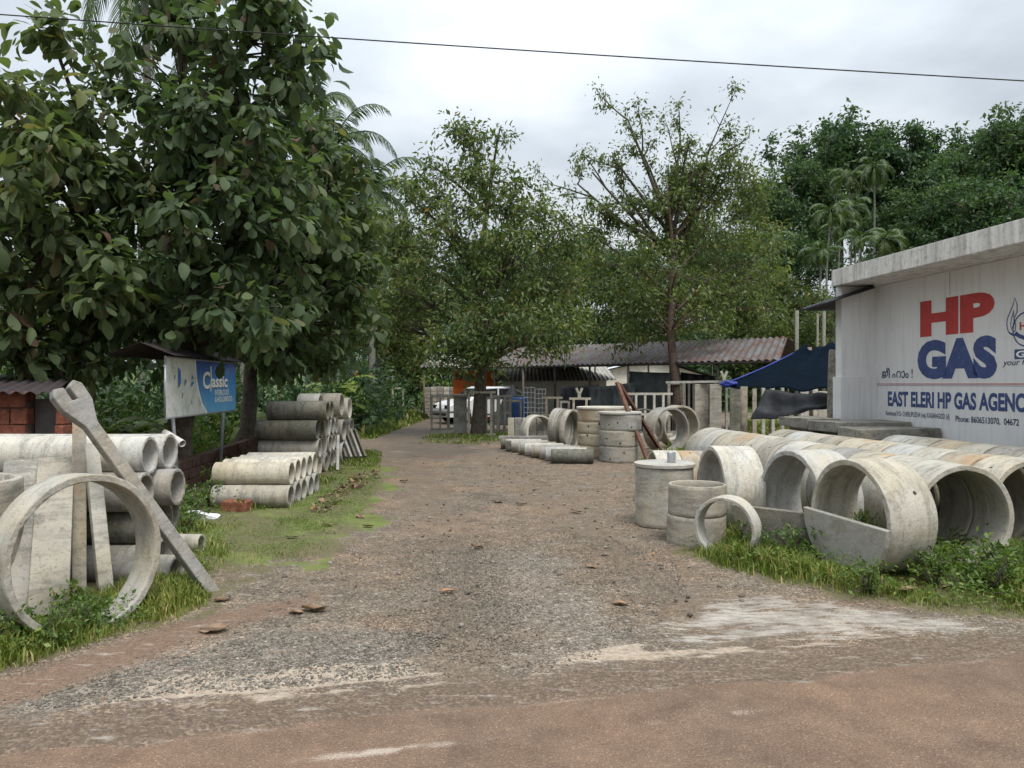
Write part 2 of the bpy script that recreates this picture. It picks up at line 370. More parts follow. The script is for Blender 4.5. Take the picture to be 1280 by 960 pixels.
def sep(c):
    s = N(nt, 'ShaderNodeSeparateColor'); L(nt, c, s.inputs[0]); return s.outputs[0]
nA = noise(nt, g, .8, 5); nB = noise(nt, g, 3.5, 6, .65); nC = noise(nt, g, 28, 5, .7); nD = noise(nt, g, 120, 3, .7)
mpE = N(nt, 'ShaderNodeMapping'); mpE.inputs['Rotation'].default_value = (0, 0, -.227); mpE.inputs['Scale'].default_value = (4.5, 19, 9); L(nt, g, mpE.inputs['Vector'])
nE = noise(nt, mpE.outputs[0], 1.0, 8, .72)
tone = ramp(nt, nA, [(.30, (.105, .085, .063)), (.42, (.152, .126, .096)), (.55, (.165, .124, .088)), (.68, (.20, .142, .096))])
tone = mixc(nt, .65, tone, ramp(nt, nB, [(.3, (.55, .53, .51)), (.7, (1.45, 1.42, 1.4))]), 'MULTIPLY')
st = ramp(nt, sep(v1.outputs['Color']), [(0, .42), (.5, .85), (.8, 1.25), (1, 2.3)])
st3 = ramp(nt, sep(v3.outputs['Color']), [(0, .6), (.6, 1.0), (1, 1.7)])
grav = mixc(nt, 1.0, mixc(nt, .8, tone, st, 'MULTIPLY'), st3, 'MULTIPLY')
gg = ramp(nt, sep(v2.outputs['Color']), [(0, (.095, .085, .074)), (.5, (.19, .168, .145)), (.8, (.29, .262, .23)), (1, (.44, .41, .37))])
gg = mixc(nt, .7, gg, st3, 'MULTIPLY')
c = mixc(nt, math_(nt, 'MULTIPLY', cG, ramp(nt, nC, [(.35, .1), (.62, .65)])), grav, gg)
dcol = mixc(nt, .6, ramp(nt, nC, [(.3, (.13, .082, .056)), (.7, (.21, .142, .10))]), st3, 'MULTIPLY')
trk = math_(nt, 'MULTIPLY', cT, ramp(nt, nB, [(.35, .25), (.6, .9)]))
c = mixc(nt, trk, c, mixc(nt, .45, ramp(nt, nC, [(.3, (.115, .088, .063)), (.7, (.175, .136, .101))]), st3, 'MULTIPLY'))
c = mixc(nt, aD, c, dcol)
ac = mixc(nt, .5, ramp(nt, nC, [(.3, (.105, .078, .056)), (.7, (.17, .125, .09))]), st, 'MULTIPLY')
c = mixc(nt, aE, c, ac)
def thr(mask, nn, soft=.25, amp=1.5):   # break a mask up with noise
    x = math_(nt, 'ADD', mask, math_(nt, 'MULTIPLY', math_(nt, 'SUBTRACT', nn, .5), amp)); return maprange(nt, x, .5-soft, .5+soft)
c = mixc(nt, math_(nt, 'MULTIPLY', thr(math_(nt, 'MULTIPLY', bS, .95), nE, .25, 2.6), .8), c, ramp(nt, nC, [(.35, (.30, .235, .175)), (.65, (.48, .40, .315))]))
c = mixc(nt, math_(nt, 'MULTIPLY', thr(math_(nt, 'MULTIPLY', bC, .66), nE, .3, 3.4), .8), c, ramp(nt, nB, [(.35, (.28, .25, .215)), (.65, (.46, .43, .385))]))
rc = ramp(nt, nB, [(.3, (.130, .086, .060)), (.5, (.170, .115, .080)), (.7, (.21, .142, .099))])
rc = mixc(nt, .6, rc, ramp(nt, nA, [(.35, (.8, .82, .84)), (.65, (1.15, 1.1, 1.05))]), 'MULTIPLY')
rc = mixc(nt, .45, rc, ramp(nt, sep(v3.outputs['Color']), [(0, .55), (.7, 1.05), (.93, 1.3), (1, 3.0)]), 'MULTIPLY')
c = mixc(nt, aR, c, rc)
c = mixc(nt, math_(nt, 'MULTIPLY', thr(aL, nD, .25), .7), c, (.48, .41, .34))
c = mixc(nt, thr(bM, nC, .3), c, ramp(nt, nB, [(.35, (.10, .125, .03)), (.55, (.14, .175, .048)), (.66, (.17, .18, .055)), (.75, (.17, .13, .08))]))
c = mixc(nt, math_(nt, 'MULTIPLY', thr(bG, nC), .85), c, ramp(nt, nC, [(.38, (.085, .085, .035)), (.52, (.12, .11, .055)), (.66, (.17, .12, .08))]))
c = mixc(nt, cF, c, ramp(nt, nB, [(.3, (.04, .06, .018)), (.7, (.09, .12, .035))]))
c = mixc(nt, math_(nt, 'MULTIPLY', cW, .55), c, (.06, .05, .045))
L(nt, c, b.inputs['Base Color'])
L(nt, maprange(nt, cW, 0, 1, .92, .35), b.inputs['Roughness']); b.inputs['Specular IOR Level'].default_value = .3
h = math_(nt, 'ADD', math_(nt, 'MULTIPLY', v1.outputs['Distance'], -1.0), math_(nt, 'MULTIPLY', nC, .8))
p = bump(nt, b, h, .75, .012); bump(nt, b, nD, .35, .004, p)
gr = link('ground', me, m); tag(gr, kind='structure')
# ---------- precast rings and pipes
def ring_mesh(name, Ro, wall, Ln, nseg=56, holes=(), seed=0, lip=.006, wob=.004, lens=None):
    """hollow cylinder along local Z, 0..Ln; holes = list of (segment, band) cut right through"""
    r = random.Random(seed); Ri = Ro-wall
    nl = lens or max(2, int(round(Ln/(2*math.pi*Ro/nseg))))
    nl = min(nl, 14)
    zs = [0]+[lip]+[lip+(Ln-2*lip)*k/nl for k in range(1, nl)]+[Ln-lip, Ln]
    mb = MB(); ph = [r.uniform(0, 6.28) for _ in range(6)]
    def wv(a, z): return wob*(math.sin(2*a+ph[0])+.6*math.sin(3*a+ph[1]+z*4)+.4*math.sin(7*a+ph[2]+z*9))
    nz_ = len(zs); vs = []
    for side, rad in ((0, Ro), (1, Ri)):
        for k, z in enumerate(zs):
            end = k in (0, nz_-1)
            for j in range(nseg):
                a = 2*math.pi*j/nseg
                rr = rad+wv(a, z)*(1 if side == 0 else .6)+((-lip if side == 0 else lip) if end else 0)
                if end: rr += r.uniform(-.002, .002)+((-.010 if side == 0 else .010) if r.random() < .07 else 0)
                elif side == 0 and j % (nseg//2) == 9: rr += .0035
                vs.append((rr*math.cos(a), rr*math.sin(a), z+(r.uniform(-.002, .002) if end else 0)))
    idx = lambda s, k, j: s*nz_*nseg+k*nseg+(j % nseg)
    fs = []; sm_ = []; hs = {(h[0] % nseg, h[1]) for h in holes}
    def P(i): return Vector(vs[i])
    for k in range(nz_-1):
        for j in range(nseg):
            if (j, k) in hs:
                octs = []
                for s in (0, 1):
                    c = [idx(s, k, j), idx(s, k, j+1), idx(s, k+1, j+1), idx(s, k+1, j)]
                    ctr = sum((P(i) for i in c), Vector())/4; u = (P(c[1])-P(c[0]))*.5; w = (P(c[3])-P(c[0]))*.5
                    o8 = []
                    for q in range(8):
                        a = math.radians(-157.5+45*q); vs.append(tuple(ctr+u*math.cos(a)*.85+w*math.sin(a)*.85)); o8.append(len(vs)-1)
                    loc = []
                    # corner order: -u-w, +u-w, +u+w, -u+w ; octagon starts near corner 0
                    for q in range(4):
                        a0, a1, a2 = o8[2*q], o8[(2*q+1) % 8], o8[(2*q+2) % 8]
                        loc.append((c[q], a1, a0)); loc.append((c[q], c[(q+1) % 4], a2, a1))
                    if s == 1: loc = [tuple(reversed(f)) for f in loc]
                    fs += loc; sm_ += [False]*8; octs.append(o8)
                for q in range(8):
                    fs.append((octs[0][q], octs[0][(q+1) % 8], octs[1][(q+1) % 8], octs[1][q])); sm_.append(False)
                continue
            fs.append((idx(0, k, j), idx(0, k, j+1), idx(0, k+1, j+1), idx(0, k+1, j))); sm_.append(True)
            fs.append((idx(1, k, j), idx(1, k+1, j), idx(1, k+1, j+1), idx(1, k, j+1))); sm_.append(True)
    for k in (0, nz_-1):
        for j in range(nseg):
            f = (idx(0, k, j), idx(1, k, j), idx(1, k, j+1), idx(0, k, j+1))
            fs.append(f if k == 0 else f[::-1]); sm_.append(False)
    mb.v = vs; mb.f = fs; mb.sm = sm_
    return mb.mesh(name)
def lying(x, y, z, ang, spin=0, tilt=0):
    """local Z laid along heading ang (degrees from +X); centre of the near end at x,y,z"""
    return Matrix.Translation((x, y, z)) @ Matrix.Rotation(R(ang), 4, 'Z') @ Matrix.Rotation(R(90+tilt), 4, 'Y') @ Matrix.Rotation(R(spin), 4, 'Z')
def place(me, mat, name, M_, label, cat, group=None):
    me2 = me
    key = (me.name, mat.name)
    if key not in place.cache:
        m2 = me.copy(); m2.materials.clear(); m2.materials.append(mat); place.cache[key] = m2
    o = link(name, place.cache[key]); o.matrix_world = M_
    tag(o, label, cat, group); return o
place.cache = {}
ORD = ['first', 'second', 'third', 'fourth', 'fifth', 'sixth', 'seventh', 'eighth', 'ninth', 'tenth', 'eleventh', 'twelfth']

M['conc_streak'] = concrete('concrete_streaked', (.15, .14, .115), (.26, .24, .20), (.09, .085, .07), .8)
big_holes = [(3, 3), (17, 6), (31, 3), (45, 6)]
RB = ring_mesh('well_ring_mesh', .48, .05, .46, 64, [(5, 4), (21, 7), (37, 4), (53, 7)], 1)
RB2 = ring_mesh('well_ring_mesh', .455, .05, .45, 64, [(9, 5), (40, 6)], 2)
RA = ring_mesh('well_ring_mesh', .47, .05, .42, 64, [(12, 6), (50, 3)], 3)
# three single rings facing the drive
place(RB, M['conc_cream'], 'well_ring', lying(2.83, 6.40, .48, 16, 118), 'large cream concrete ring nearest the road, half covered by a smooth half-round slab', 'concrete ring', 'large concrete well rings lying on the right')
place(RB, M['conc_white'], 'well_ring', lying(2.655, 7.30, .48, 16, 20), 'large pale concrete ring behind the rough half slab, middle of three facing the drive', 'concrete ring', 'large concrete well rings lying on the right')
place(RA, M['conc_white'], 'well_ring', lying(2.12, 8.12, .47, 4, 80), 'large whitish concrete ring with one round hole, right behind the small open tank', 'concrete ring', 'large concrete well rings lying on the right')
# rows parallel with the white wall
WX = lambda y: 7.56-.126*y
DIRW = math.degrees(math.atan2(1, -.126))
cyc = ['conc_cream', 'conc_white', 'conc_grey', 'conc_cream', 'conc_rust', 'conc_cream', 'conc_white', 'conc_cream', 'conc_rust', 'conc_grey']
rows = [(.98, 7.1, 7, 'hugging the white wall'), (1.93, 6.92, 10, 'second out from the white wall'), (2.87, 6.47, 12, 'farthest out from the white wall')]
random.seed(3)
for ri, (off, y0, n, desc) in enumerate(rows):
    for k in range(n):
        y = y0+k*.468+random.uniform(-.01, .01); x = WX(y)-off+random.uniform(-.015, .015)
        mt = cyc[(ri*3+k) % len(cyc)]
        if ri == 2 and k == 0: mt = 'conc_cream'
        cn = {'conc_cream': 'cream', 'conc_white': 'pale', 'conc_grey': 'grey', 'conc_rust': 'orange-stained'}[mt]
        if k == 0: lab = f'{cn} well ring at the road end of the row {desc}'
        elif k == n-1: lab = f'{cn} well ring at the far end of the row {desc}'
        else: lab = f'{cn} well ring, {ORD[k]} from the road in the row {desc}'
        place(RB2, M[mt], 'well_ring', lying(x, y, .455, DIRW+random.uniform(-1.5, 1.5), random.choice((60, 75, 95, 250, 268))+random.uniform(-8, 8)), lab, 'concrete ring', 'large concrete well rings lying on the right')
# half-round cover slabs standing in front of the mouths
def half_slab(Rr, th, seed, flat=False):
    r = random.Random(seed); poly = []
    n = 22
    for i in range(n+1):
        a = math.pi+math.pi*i/n; poly.append((Rr*math.cos(a)+r.uniform(-.004, .004), Rr*math.sin(a)+r.uniform(-.004, .004)))
    mb = MB(); mb.prism(poly, th)
    me = mb.mesh('half_round_slab_mesh'); bm = bmesh.new(); bm.from_mesh(me); bmesh.ops.bevel(bm, geom=bm.edges[:], offset=.006, segments=1, affect='EDGES'); bm.to_mesh(me); bm.free(); return me
def upright(x, y, z, ang, lean=0, roll=0):   # local Z horizontal along heading ang, local Y up
    return Matrix.Translation((x, y, z)) @ Matrix.Rotation(R(ang-90), 4, 'Z') @ Matrix.Rotation(R(-90+lean), 4, 'X') @ Matrix.Rotation(R(180+roll), 4, 'Z')
HS = half_slab(.5, .05, 1)
o = place(HS, M['conc_cream'], 'cover_slab', upright(2.76, 6.37, .475, 16, 3, 2), 'light grey half-round concrete cover slab in front of the ring nearest the road', 'concrete slab')
HS2 = half_slab(.455, .05, 2)
o = place(HS2, M['conc_streak'], 'cover_slab', upright(2.47, 6.98, .44, 56, 4, 2), 'rough streaked half-round concrete cover slab left of the front ring', 'concrete slab')
# small tanks on the drive side
t = empty('septic_tank', tuple(gp(838, 662).xy+Vector((0, .33)))+(0,)); bx = t.location.copy()
tag(t, 'round cream concrete tank with flat white lid and short steel pipe on top', 'tank')
me = ring_mesh('tank_wall', .325, .04, .66, 56, [(44, 4)], 11, wob=.003); link('wall', me, M['conc_cream'], t)
mb = MB(); n = 56
mb.tube([(0, 0, .661), (0, 0, .667), (0, 0, .70), (0, 0, .706)], [.335, .345, .345, .335], 56, smooth=False)
mb.build('lid', M['conc_white'], t)
me = ring_mesh('pipe_stub', .047, .004, .12, 24, (), 12, lip=.001, wob=0); o = link('pipe_stub', me, M['steel'], t); o.location = (.07, -.05, .706)
cs = gp(880, 686).xy+Vector((0, .30))
SR = ring_mesh('small_ring_mesh', .29, .032, .30, 48, (), 13, wob=.003)
place(SR, M['conc_grey'], 'tank_ring', Matrix.Translation((cs.x, cs.y, -.01)), 'lower grey ring of the small open tank beside the grass', 'concrete ring', 'two stacked small tank rings')
place(SR, M['conc_grey'], 'tank_ring', Matrix.Translation((cs.x+.006, cs.y, .294)) @ Matrix.Rotation(1.3, 4, 'Z'), 'upper open ring of the small tank beside the capped tank', 'concrete ring', 'two stacked small tank rings')
TR = ring_mesh('thin_ring_mesh', .30, .035, .15, 48, (), 14, wob=.003)
place(TR, M['conc_white'], 'thin_ring', lying(1.93, 6.93, .27, 48, 30, -4), 'narrow pale concrete ring standing half sunk in grass against the small open tank', 'concrete ring')
for k, (px, mt, lab) in enumerate(((815, 'conc_white', 'small white concrete ring lying behind the capped tank, left of the orange one'), (846, 'conc_rust', 'small orange-stained concrete ring lying behind the pipe stub of the capped tank'), (878, 'conc_white', 'small pale concrete ring lying between the orange one and the big ring'))):
    p = at(px, 600, 10.4)
    place(ring_mesh('small_ring_mesh', .345, .04, .34, 48, [(14, 4)], 20+k), M[mt], 'small_ring', lying(p.x, 10.4, .345, 4, 90*k), lab, 'concrete ring', 'small rings behind the capped tank')

# ---------- middle: rings, stacked cylinders, slabs, pipes, beams
def stack(px, py, dia, n, h, mat, labels, grp, seed, lid=None):
    b_ = gp(px, py).xy+Vector((0, dia/2))
    me = ring_mesh('stack_ring_mesh', dia/2, .06, h*.99, 56, [(30, 4), (36, 2), (42, 5), (48, 2), (54, 4), (26, 3)], seed, wob=.005)
    for k in range(n):
        place(me, M[mat], 'well_ring', Matrix.Translation((b_.x+random.uniform(-.012, .012), b_.y+random.uniform(-.01, .01), k*h)) @ Matrix.Rotation(k*.5, 4, 'Z'), labels[k], 'concrete ring', grp)
    if lid:
        mb = MB(); mb.tube([(0, 0, 0), (0, 0, .01), (0, 0, .045), (0, 0, .052)], [dia/2, dia/2+.02, dia/2+.02, dia/2+.005], 48, smooth=False)
        o = mb.build('tank_lid', M['conc_white']); o.location = (b_.x, b_.y, n*h+.002); o.name = 'cover_disc'; tag(o, lid, 'concrete lid', 'round lids on the stacked rings')
stack(779, 579, .86, 3, .325, 'conc_grey', ['bottom ring of the shorter three-ring concrete stack behind the rusty beams', 'middle ring of the shorter three-ring concrete stack behind the rusty beams', 'top ring of the shorter three-ring concrete stack behind the rusty beams'], 'shorter stack of well rings', 31, 'white round lid on the shorter ring stack behind the rusty beams')
stack(760, 574, 1.2, 4, .262, 'conc_rust', ['lowest ring of the wide four-ring concrete stack', 'second ring up in the wide four-ring concrete stack', 'third ring up in the wide four-ring concrete stack', 'top orange-stained ring of the wide four-ring concrete stack'], 'wide stack of well rings', 32, 'flat round lid on the wide four-ring stack')
R52 = ring_mesh('ring_mesh', .53, .05, .40, 64, [(8, 4), (30, 5)], 33)
R52t = ring_mesh('ring_mesh', .50, .04, .13, 56, (), 34)
def facing(px, pyb, Rr, ang, me, mat, lab, grp, spin=0, Yoff=0):
    g_ = gp(px, pyb); return place(me, M[mat], 'well_ring', lying(g_.x, g_.y+Yoff, Rr, ang, spin), lab, 'concrete ring', grp)
G = 'upright rings in the middle of the yard'
facing(840, 567, .53, 118, R52, 'conc_grey', 'front large ring standing open towards the road, right of the rusty beams', G)
facing(853, 560, .53, 112, R52, 'conc_grey', 'second large ring standing just behind the front open one beside the gravel heap', G, 40)
facing(838, 551, .38, 105, ring_mesh('ring_mesh', .38, .05, .3, 56, (), 36), 'conc_white', 'smaller pale ring seen through the open mouth of the front ring', G, 10)
facing(806, 562, .50, 105, R52t, 'conc_dark', 'dark thin ring standing between the ring stacks and the front open ring', G)
for k in range(5):
    facing(716-k*3.6+ (0 if k else 1), 566-k*1.4, .50, 150, R52t, ('conc_grey', 'conc_dark', 'conc_grey', 'conc_cream', 'conc_grey')[k], f'{ORD[k]} thin ring from the wide stack, in the tight set of standing rings', 'tight set of thin rings beside the wide stack', k*50, k*.02)
for k in range(2):
    facing(676-k*5, 562-k*1.2, .42, 125, ring_mesh('ring_mesh', .42, .045, .16, 56, (), 40+k), ('conc_white', 'conc_grey')[k], ('front pale ring leaning on the upright slabs', 'rear grey ring leaning on the upright slabs')[k], 'rings leaning on the upright slabs', k*70)
random.seed(12)
for k in range(8):
    px = 639+k*9.0; p = at(px, 523, 19.2); mb = MB()
    mb.box((0, 0, .37), (.165+random.uniform(-.01, .01), .14, .74+random.uniform(-.02, .02)), bev=.01)
    o = mb.build('upright_slab', M[('conc_cream', 'conc_grey', 'conc_white')[k % 3]], M=Matrix.Translation((p.x, 19.2+random.uniform(-.04, .04), 0)) @ Matrix.Rotation(random.uniform(-.05, .05), 4, 'Z'))
    tag(o, f'{ORD[k]} upright concrete slab from the left in the row behind the rings', 'concrete slab', 'row of upright slabs behind the rings')
# pipes on the ground
PS = ring_mesh('pipe_mesh', .145, .025, .85, 36, (), 50, lip=.004, wob=.002, lens=3)
ends = [(688, 580), (681, 577.5), (673.5, 575), (663, 573), (655, 571), (647, 569), (638, 566.5), (631, 564.5), (625, 562)]
for k, (px, py) in enumerate(ends):
    g_ = gp(px, py); mt = 'conc_dark' if k in (0, 8) else ('conc_white' if k % 3 == 1 else 'conc_grey')
    place(PS, M[mt], 'concrete_pipe', lying(g_.x+.02, g_.y+.145, .145, -2+k*.4, k*40), ('nearest dark grey short pipe of the row on the drive', *[f'{ORD[i]} short pipe back in the row lying on the drive' for i in range(1, 8)], 'farthest dark pipe of the row lying on the drive')[k], 'concrete pipe', 'short pipes lying in a row on the drive')
g_ = gp(630, 566); mb = MB(); mb.box((.5, 0, 0), (1.15, .14, .07), bev=.008)
tag(mb.build('flat_post', M['conc_grey'], M=Matrix.Translation((g_.x-.05, g_.y+.25, .34))), 'flat concrete post laid across the back of the pipe row', 'concrete post')
def beam(name, p0, p1, w, d, mat, label, cat, group=None, chan=False, roll=0, bev=.008):
    p0, p1 = Vector(p0), Vector(p1); Ln = (p1-p0).length
    Mx = Matrix.Translation(p0) @ frame_from(p1-p0).to_4x4() @ Matrix.Rotation(R(roll), 4, 'Z'); mb = MB()
    if chan:
        t_ = .008; mb.box((0, d/2, Ln/2), (w, t_, Ln)); mb.box((-w/2+t_/2, 0, Ln/2), (t_, d-t_, Ln)); mb.box((w/2-t_/2, 0, Ln/2), (t_, d-t_, Ln))
    else: mb.box((0, 0, Ln/2), (w, d, Ln), bev=bev)
    o = mb.build(name, mat, M=Mx); return tag(o, label, cat, group)
beam('steel_beam', gp(811, 580), at(771, 478, 15.9), .085, .05, M['rust_steel'], 'rusty steel channel leaning on the ring stacks, the left and nearer one', 'steel beam', 'rusty steel channels leaning on the ring stacks', True)
beam('steel_beam', gp(829, 569), at(774, 480, 16.0), .085, .05, M['rust_steel'], 'rusty steel channel leaning on the ring stacks, its foot farther right', 'steel beam', 'rusty steel channels leaning on the ring stacks', True)

# ---------- left: ring, posts, pipe stacks
RL = ring_mesh('road_ring_mesh', .515, .045, .23, 96, (), 60, wob=.005)
place(RL, M['conc_cream'], 'well_ring', lying(-2.70, 4.86, .50, 150, 10, 2), 'big thin concrete ring standing upright in grass at the left roadside', 'concrete ring')
VR = ring_mesh('upright_ring_mesh', .50, .06, .93, 64, (), 61, wob=.006)
place(VR, M['conc_grey'], 'tank_ring', Matrix.Translation((-3.98, 5.28, 0)), 'tall grey concrete cylinder standing behind the roadside ring at the picture edge', 'concrete ring')
GP = 'concrete posts leaning on the near pipe stack'
beam('leaning_slab', (-3.08, 5.04, -.02), (-3.50, 5.84, 1.02), .24, .07, M['conc_grey'], 'wide grey concrete slab leaning behind the roadside ring', 'concrete slab', 'slabs leaning on the near pipe stack')
beam('leaning_slab', (-3.36, 5.06, -.02), (-3.77, 5.84, 1.0), .22, .07, M['conc_grey'], 'second wide slab leaning left of the one seen in the roadside ring', 'concrete slab', 'slabs leaning on the near pipe stack')
def holed_post(p0, p1, w, label, holes):
    p0, p1 = Vector(p0), Vector(p1); Ln = (p1-p0).length
    Mx = Matrix.Translation(p0) @ frame_from(p1-p0).to_4x4(); mb = MB()
    mb.box((0, 0, Ln/2), (w, w*.8, Ln), bev=.009); me = mb.mesh('post')
    o = link('concrete_post', me, M['conc_rust' if holes else 'conc_cream']); o.matrix_world = Mx; tag(o, label, 'concrete post', GP)
    if holes:
        Z_ = .18
        while Z_ < Ln-.1:
            hb = MB(); hb.tube([(0, -w*.41, Z_), (0, -w*.38, Z_)], .008, 8); hb.build('wire_hole', M['hole'], o); Z_ += .22
    return o
holed_post((-3.20, 5.62, 0), (-3.37, 5.92, 1.47), .095, 'narrow upright concrete post with small wire holes behind the roadside ring', True)
holed_post((-2.93, 5.50, 0), (-3.27, 5.90, 1.13), .10, 'smooth upright concrete post right of the one with wire holes', False)
# forked post
p0 = Vector((-2.30, 5.86, -.03)); p1 = Vector((-3.26, 5.50, 1.585)); d_ = p1-p0; Ln = d_.length
Mx = Matrix.Translation(p0) @ frame_from(d_, Vector((.25, -.9, .3))).to_4x4()
w = .045; top = Ln
poly = [(-w, 0), (w, 0), (w, top-.34), (w+.06, top-.17), (w+.065, top-.05), (w+.035, top), (w-.035, top-.02), (.015, top-.13), (-.025, top-.135), (-w+.025, top-.03), (-w-.03, top), (-w-.07, top-.05), (-w-.065, top-.18), (-w, top-.34)]
mb = MB(); mb.prism(poly, .095, Matrix.Rotation(R(90), 4, 'X') @ Matrix.Translation((0, 0, -.0475)))
me = mb.mesh('forked_post'); bm = bmesh.new(); bm.from_mesh(me); bmesh.ops.bevel(bm, geom=bm.edges[:], offset=.006, segments=1, affect='EDGES'); bm.to_mesh(me); bm.free()
o = link('forked_post', me, M['conc_grey']); o.matrix_world = Mx @ Matrix.Rotation(R(24), 4, 'Z')
tag(o, 'long concrete post with a Y-shaped forked head leaning across the left pipe stack', 'concrete post')
PN = ring_mesh('pipe_mesh', .155, .028, 2.0, 40, (), 70, lip=.005, wob=.002, lens=5)
levn = ['bottom', 'second', 'third', 'top']
for lev in range(4):
    for dp in range(3 if lev < 3 else 2):
        mt = ('conc_grey', 'conc_dark', 'conc_grey', 'conc_white')[lev]
        xe = -2.97+(.05 if dp == 1 else .0)+(.02, -.02, .03, .02)[lev]-(.03*dp)+(.1 if (dp == 1 and lev == 2) else 0)
        place(PN, M[mt], 'concrete_pipe', lying(xe-2.0, 6.10+dp*.315+.1*(lev % 2), .155+.288*lev, 0, lev*50+dp*70), f"{('front', 'middle', 'rear')[dp]} {({'conc_grey':'grey','conc_dark':'dark mossy','conc_white':'pale'})[mt]} pipe in the {levn[lev]} layer of the near left stack", 'concrete pipe', 'concrete pipes in the near left stack')
p = gp(212, 737); SP = ring_mesh('short_pipe_mesh', .125, .025, .5, 36, (), 71, lip=.004, wob=.002, lens=3)
place(SP, M['conc_grey'], 'short_pipe', lying(p.x-.48, p.y+.14, .12, -6), 'short pipe on the ground under the forked post, nearer the ring', 'concrete pipe', 'two short pipes under the forked post')
p = gp(243, 694); place(ring_mesh('short_pipe_mesh', .09, .02, .4, 36, (), 72, lip=.004, wob=.002, lens=3), M['conc_cream'], 'short_pipe', lying(p.x-.36, p.y+.1, .09, -4), 'smaller short pipe on the ground just right of the forked post', 'concrete pipe', 'two short pipes under the forked post')
# second stack
P2 = ring_mesh('pipe_mesh', .145, .025, .98, 40, (), 73, lip=.005, wob=.002, lens=4)
P2b = ring_mesh('pipe_mesh', .155, .025, .98, 40, (), 74, lip=.005, wob=.003, lens=4)
for lev in range(2):
    for dp in range(5):
        mt = ('conc_grey', 'conc_white')[lev] if dp else ('conc_grey', 'conc_cream')[lev]
        place(P2b, M[mt], 'concrete_pipe', lying(-3.83+random.uniform(-.02, .02)+.0*dp-.03*lev, 9.75+dp*.325+lev*.12, .15+lev*.285, 1, dp*60+lev*33), f'{ORD[dp]} pipe back in the {("lower", "upper")[lev]} layer of the two-layer stack by the sign', 'concrete pipe', 'concrete pipes in the two-layer stack by the sign')
P3 = ring_mesh('pipe_mesh', .168, .027, 1.02, 40, (), 75, lip=.005, wob=.003, lens=4)
for lev in range(4):
    for dp in range(6 if lev < 3 else 2):
        mt = ('conc_cream', 'conc_grey', 'conc_dark', 'conc_dark')[lev]
        if dp > 1: mt = ('conc_grey', 'conc_white')[(dp+lev) % 2]
        place(P3, M[mt], 'concrete_pipe', lying(-4.33+random.uniform(-.03, .03)-.02*dp-(.02, .03, .0, -.12)[lev], 13.0+dp*.345+(lev % 2)*.1, .168+lev*.322, 1, dp*60+lev*33), f"{ORD[dp]} pipe back in the {levn[lev]} layer of the tall four-layer stack", 'concrete pipe', 'concrete pipes in the tall four-layer stack')
R4 = ring_mesh('ring_mesh', .22, .03, .4, 40, (), 76, lip=.004, wob=.002, lens=3)
k = 0
for (x, y, z) in ((-3.62, 14.2, 1.2), (-3.35, 14.75, 1.2), (-3.45, 15.4, .22), (-3.45, 15.4, .66), (-3.42, 16.0, .22), (-3.42, 16.0, .66), (-3.38, 15.6, 1.1)):
    place(R4, M[('conc_white', 'conc_grey')[k % 2]], 'short_pipe', lying(x-.35, y, z, 0, k*50), f'{ORD[k]} of the light short pipes heaped at the back of the tall stack', 'concrete pipe', 'light short pipes behind the tall stack'); k += 1
mb = MB()
# bearer stacks under the high light pipes are the pipes of the tall stack themselves
for k in range(8):
    px = 417+k*3.6; g_ = gp(px+6, 577+((k*7) % 3)-k*.0)
    beam('leaning_slab', (g_.x+.02, 15.5+k*.03, 0), (g_.x-.26, 15.8+k*.03, .55), .05, .42, M[('conc_grey', 'conc_dark', 'conc_grey')[k % 3]], f'{ORD[k]} thin slab from the left in the leaning set beside the moss', 'concrete slab', 'thin slabs leaning in a set beside the moss')
beam('leaning_slab', gp(422, 590), (-3.27, 14.3, .6), .16, .05, M['conc_white'], 'single pale board-like slab propped against the tall pipe stack', 'concrete slab', None, roll=90)
for k, (px, py, w_, h_, mt) in enumerate(((434, 536, .55, .55, 'conc_grey'), (447, 531, .45, .45, 'conc_grey'), (454, 526, .6, .55, 'conc_dark'), (436, 522, .5, 1.05, 'conc_dark'), (425, 530, .4, .95, 'conc_white'))):
    g_ = gp(px, py); mb = MB()
    for sx_ in (-1, 1): mb.box((sx_*(w_/2-.03), 0, h_/2), (.06, w_, h_), bev=.006)
    for sy_ in (-1, 1): mb.box((0, sy_*(w_/2-.03), h_/2-.001), (w_-.124, .06, h_-.004), bev=.006)
    mb.box((0, 0, .03), (w_-.13, w_-.13, .05))
    tag(mb.build('concrete_trough', M[mt], M=Matrix.Translation((g_.x, g_.y+w_/2, 0)) @ Matrix.Rotation(.1*k, 4, 'Z')), ('grey square concrete trough at the grass edge, nearest of its group', 'smaller grey concrete trough behind the nearest one', 'dark mossy concrete trough farthest along the grass edge', 'tall dark concrete box behind the grey troughs', 'tall white concrete box next to the short pipes')[k], 'concrete trough', 'square concrete troughs along the left edge')
# laterite block on the ground
p = gp(300, 642); mb = MB(); mb.box((0, 0, .07), (.34, .2, .15), bev=.012, jit=.008)
M['laterite1'] = plain('laterite', (.20, .075, .045), .95, 0, .5, 14, (.08, .04, .03), .6, 1.0)
tag(mb.build('laterite_block', M['laterite1'], M=Matrix.Translation((p.x-.08, p.y+.1, 0)) @ Matrix.Rotation(-.1, 4, 'Z')), 'single red laterite block lying in front of the two-layer pipe stack', 'laterite block')
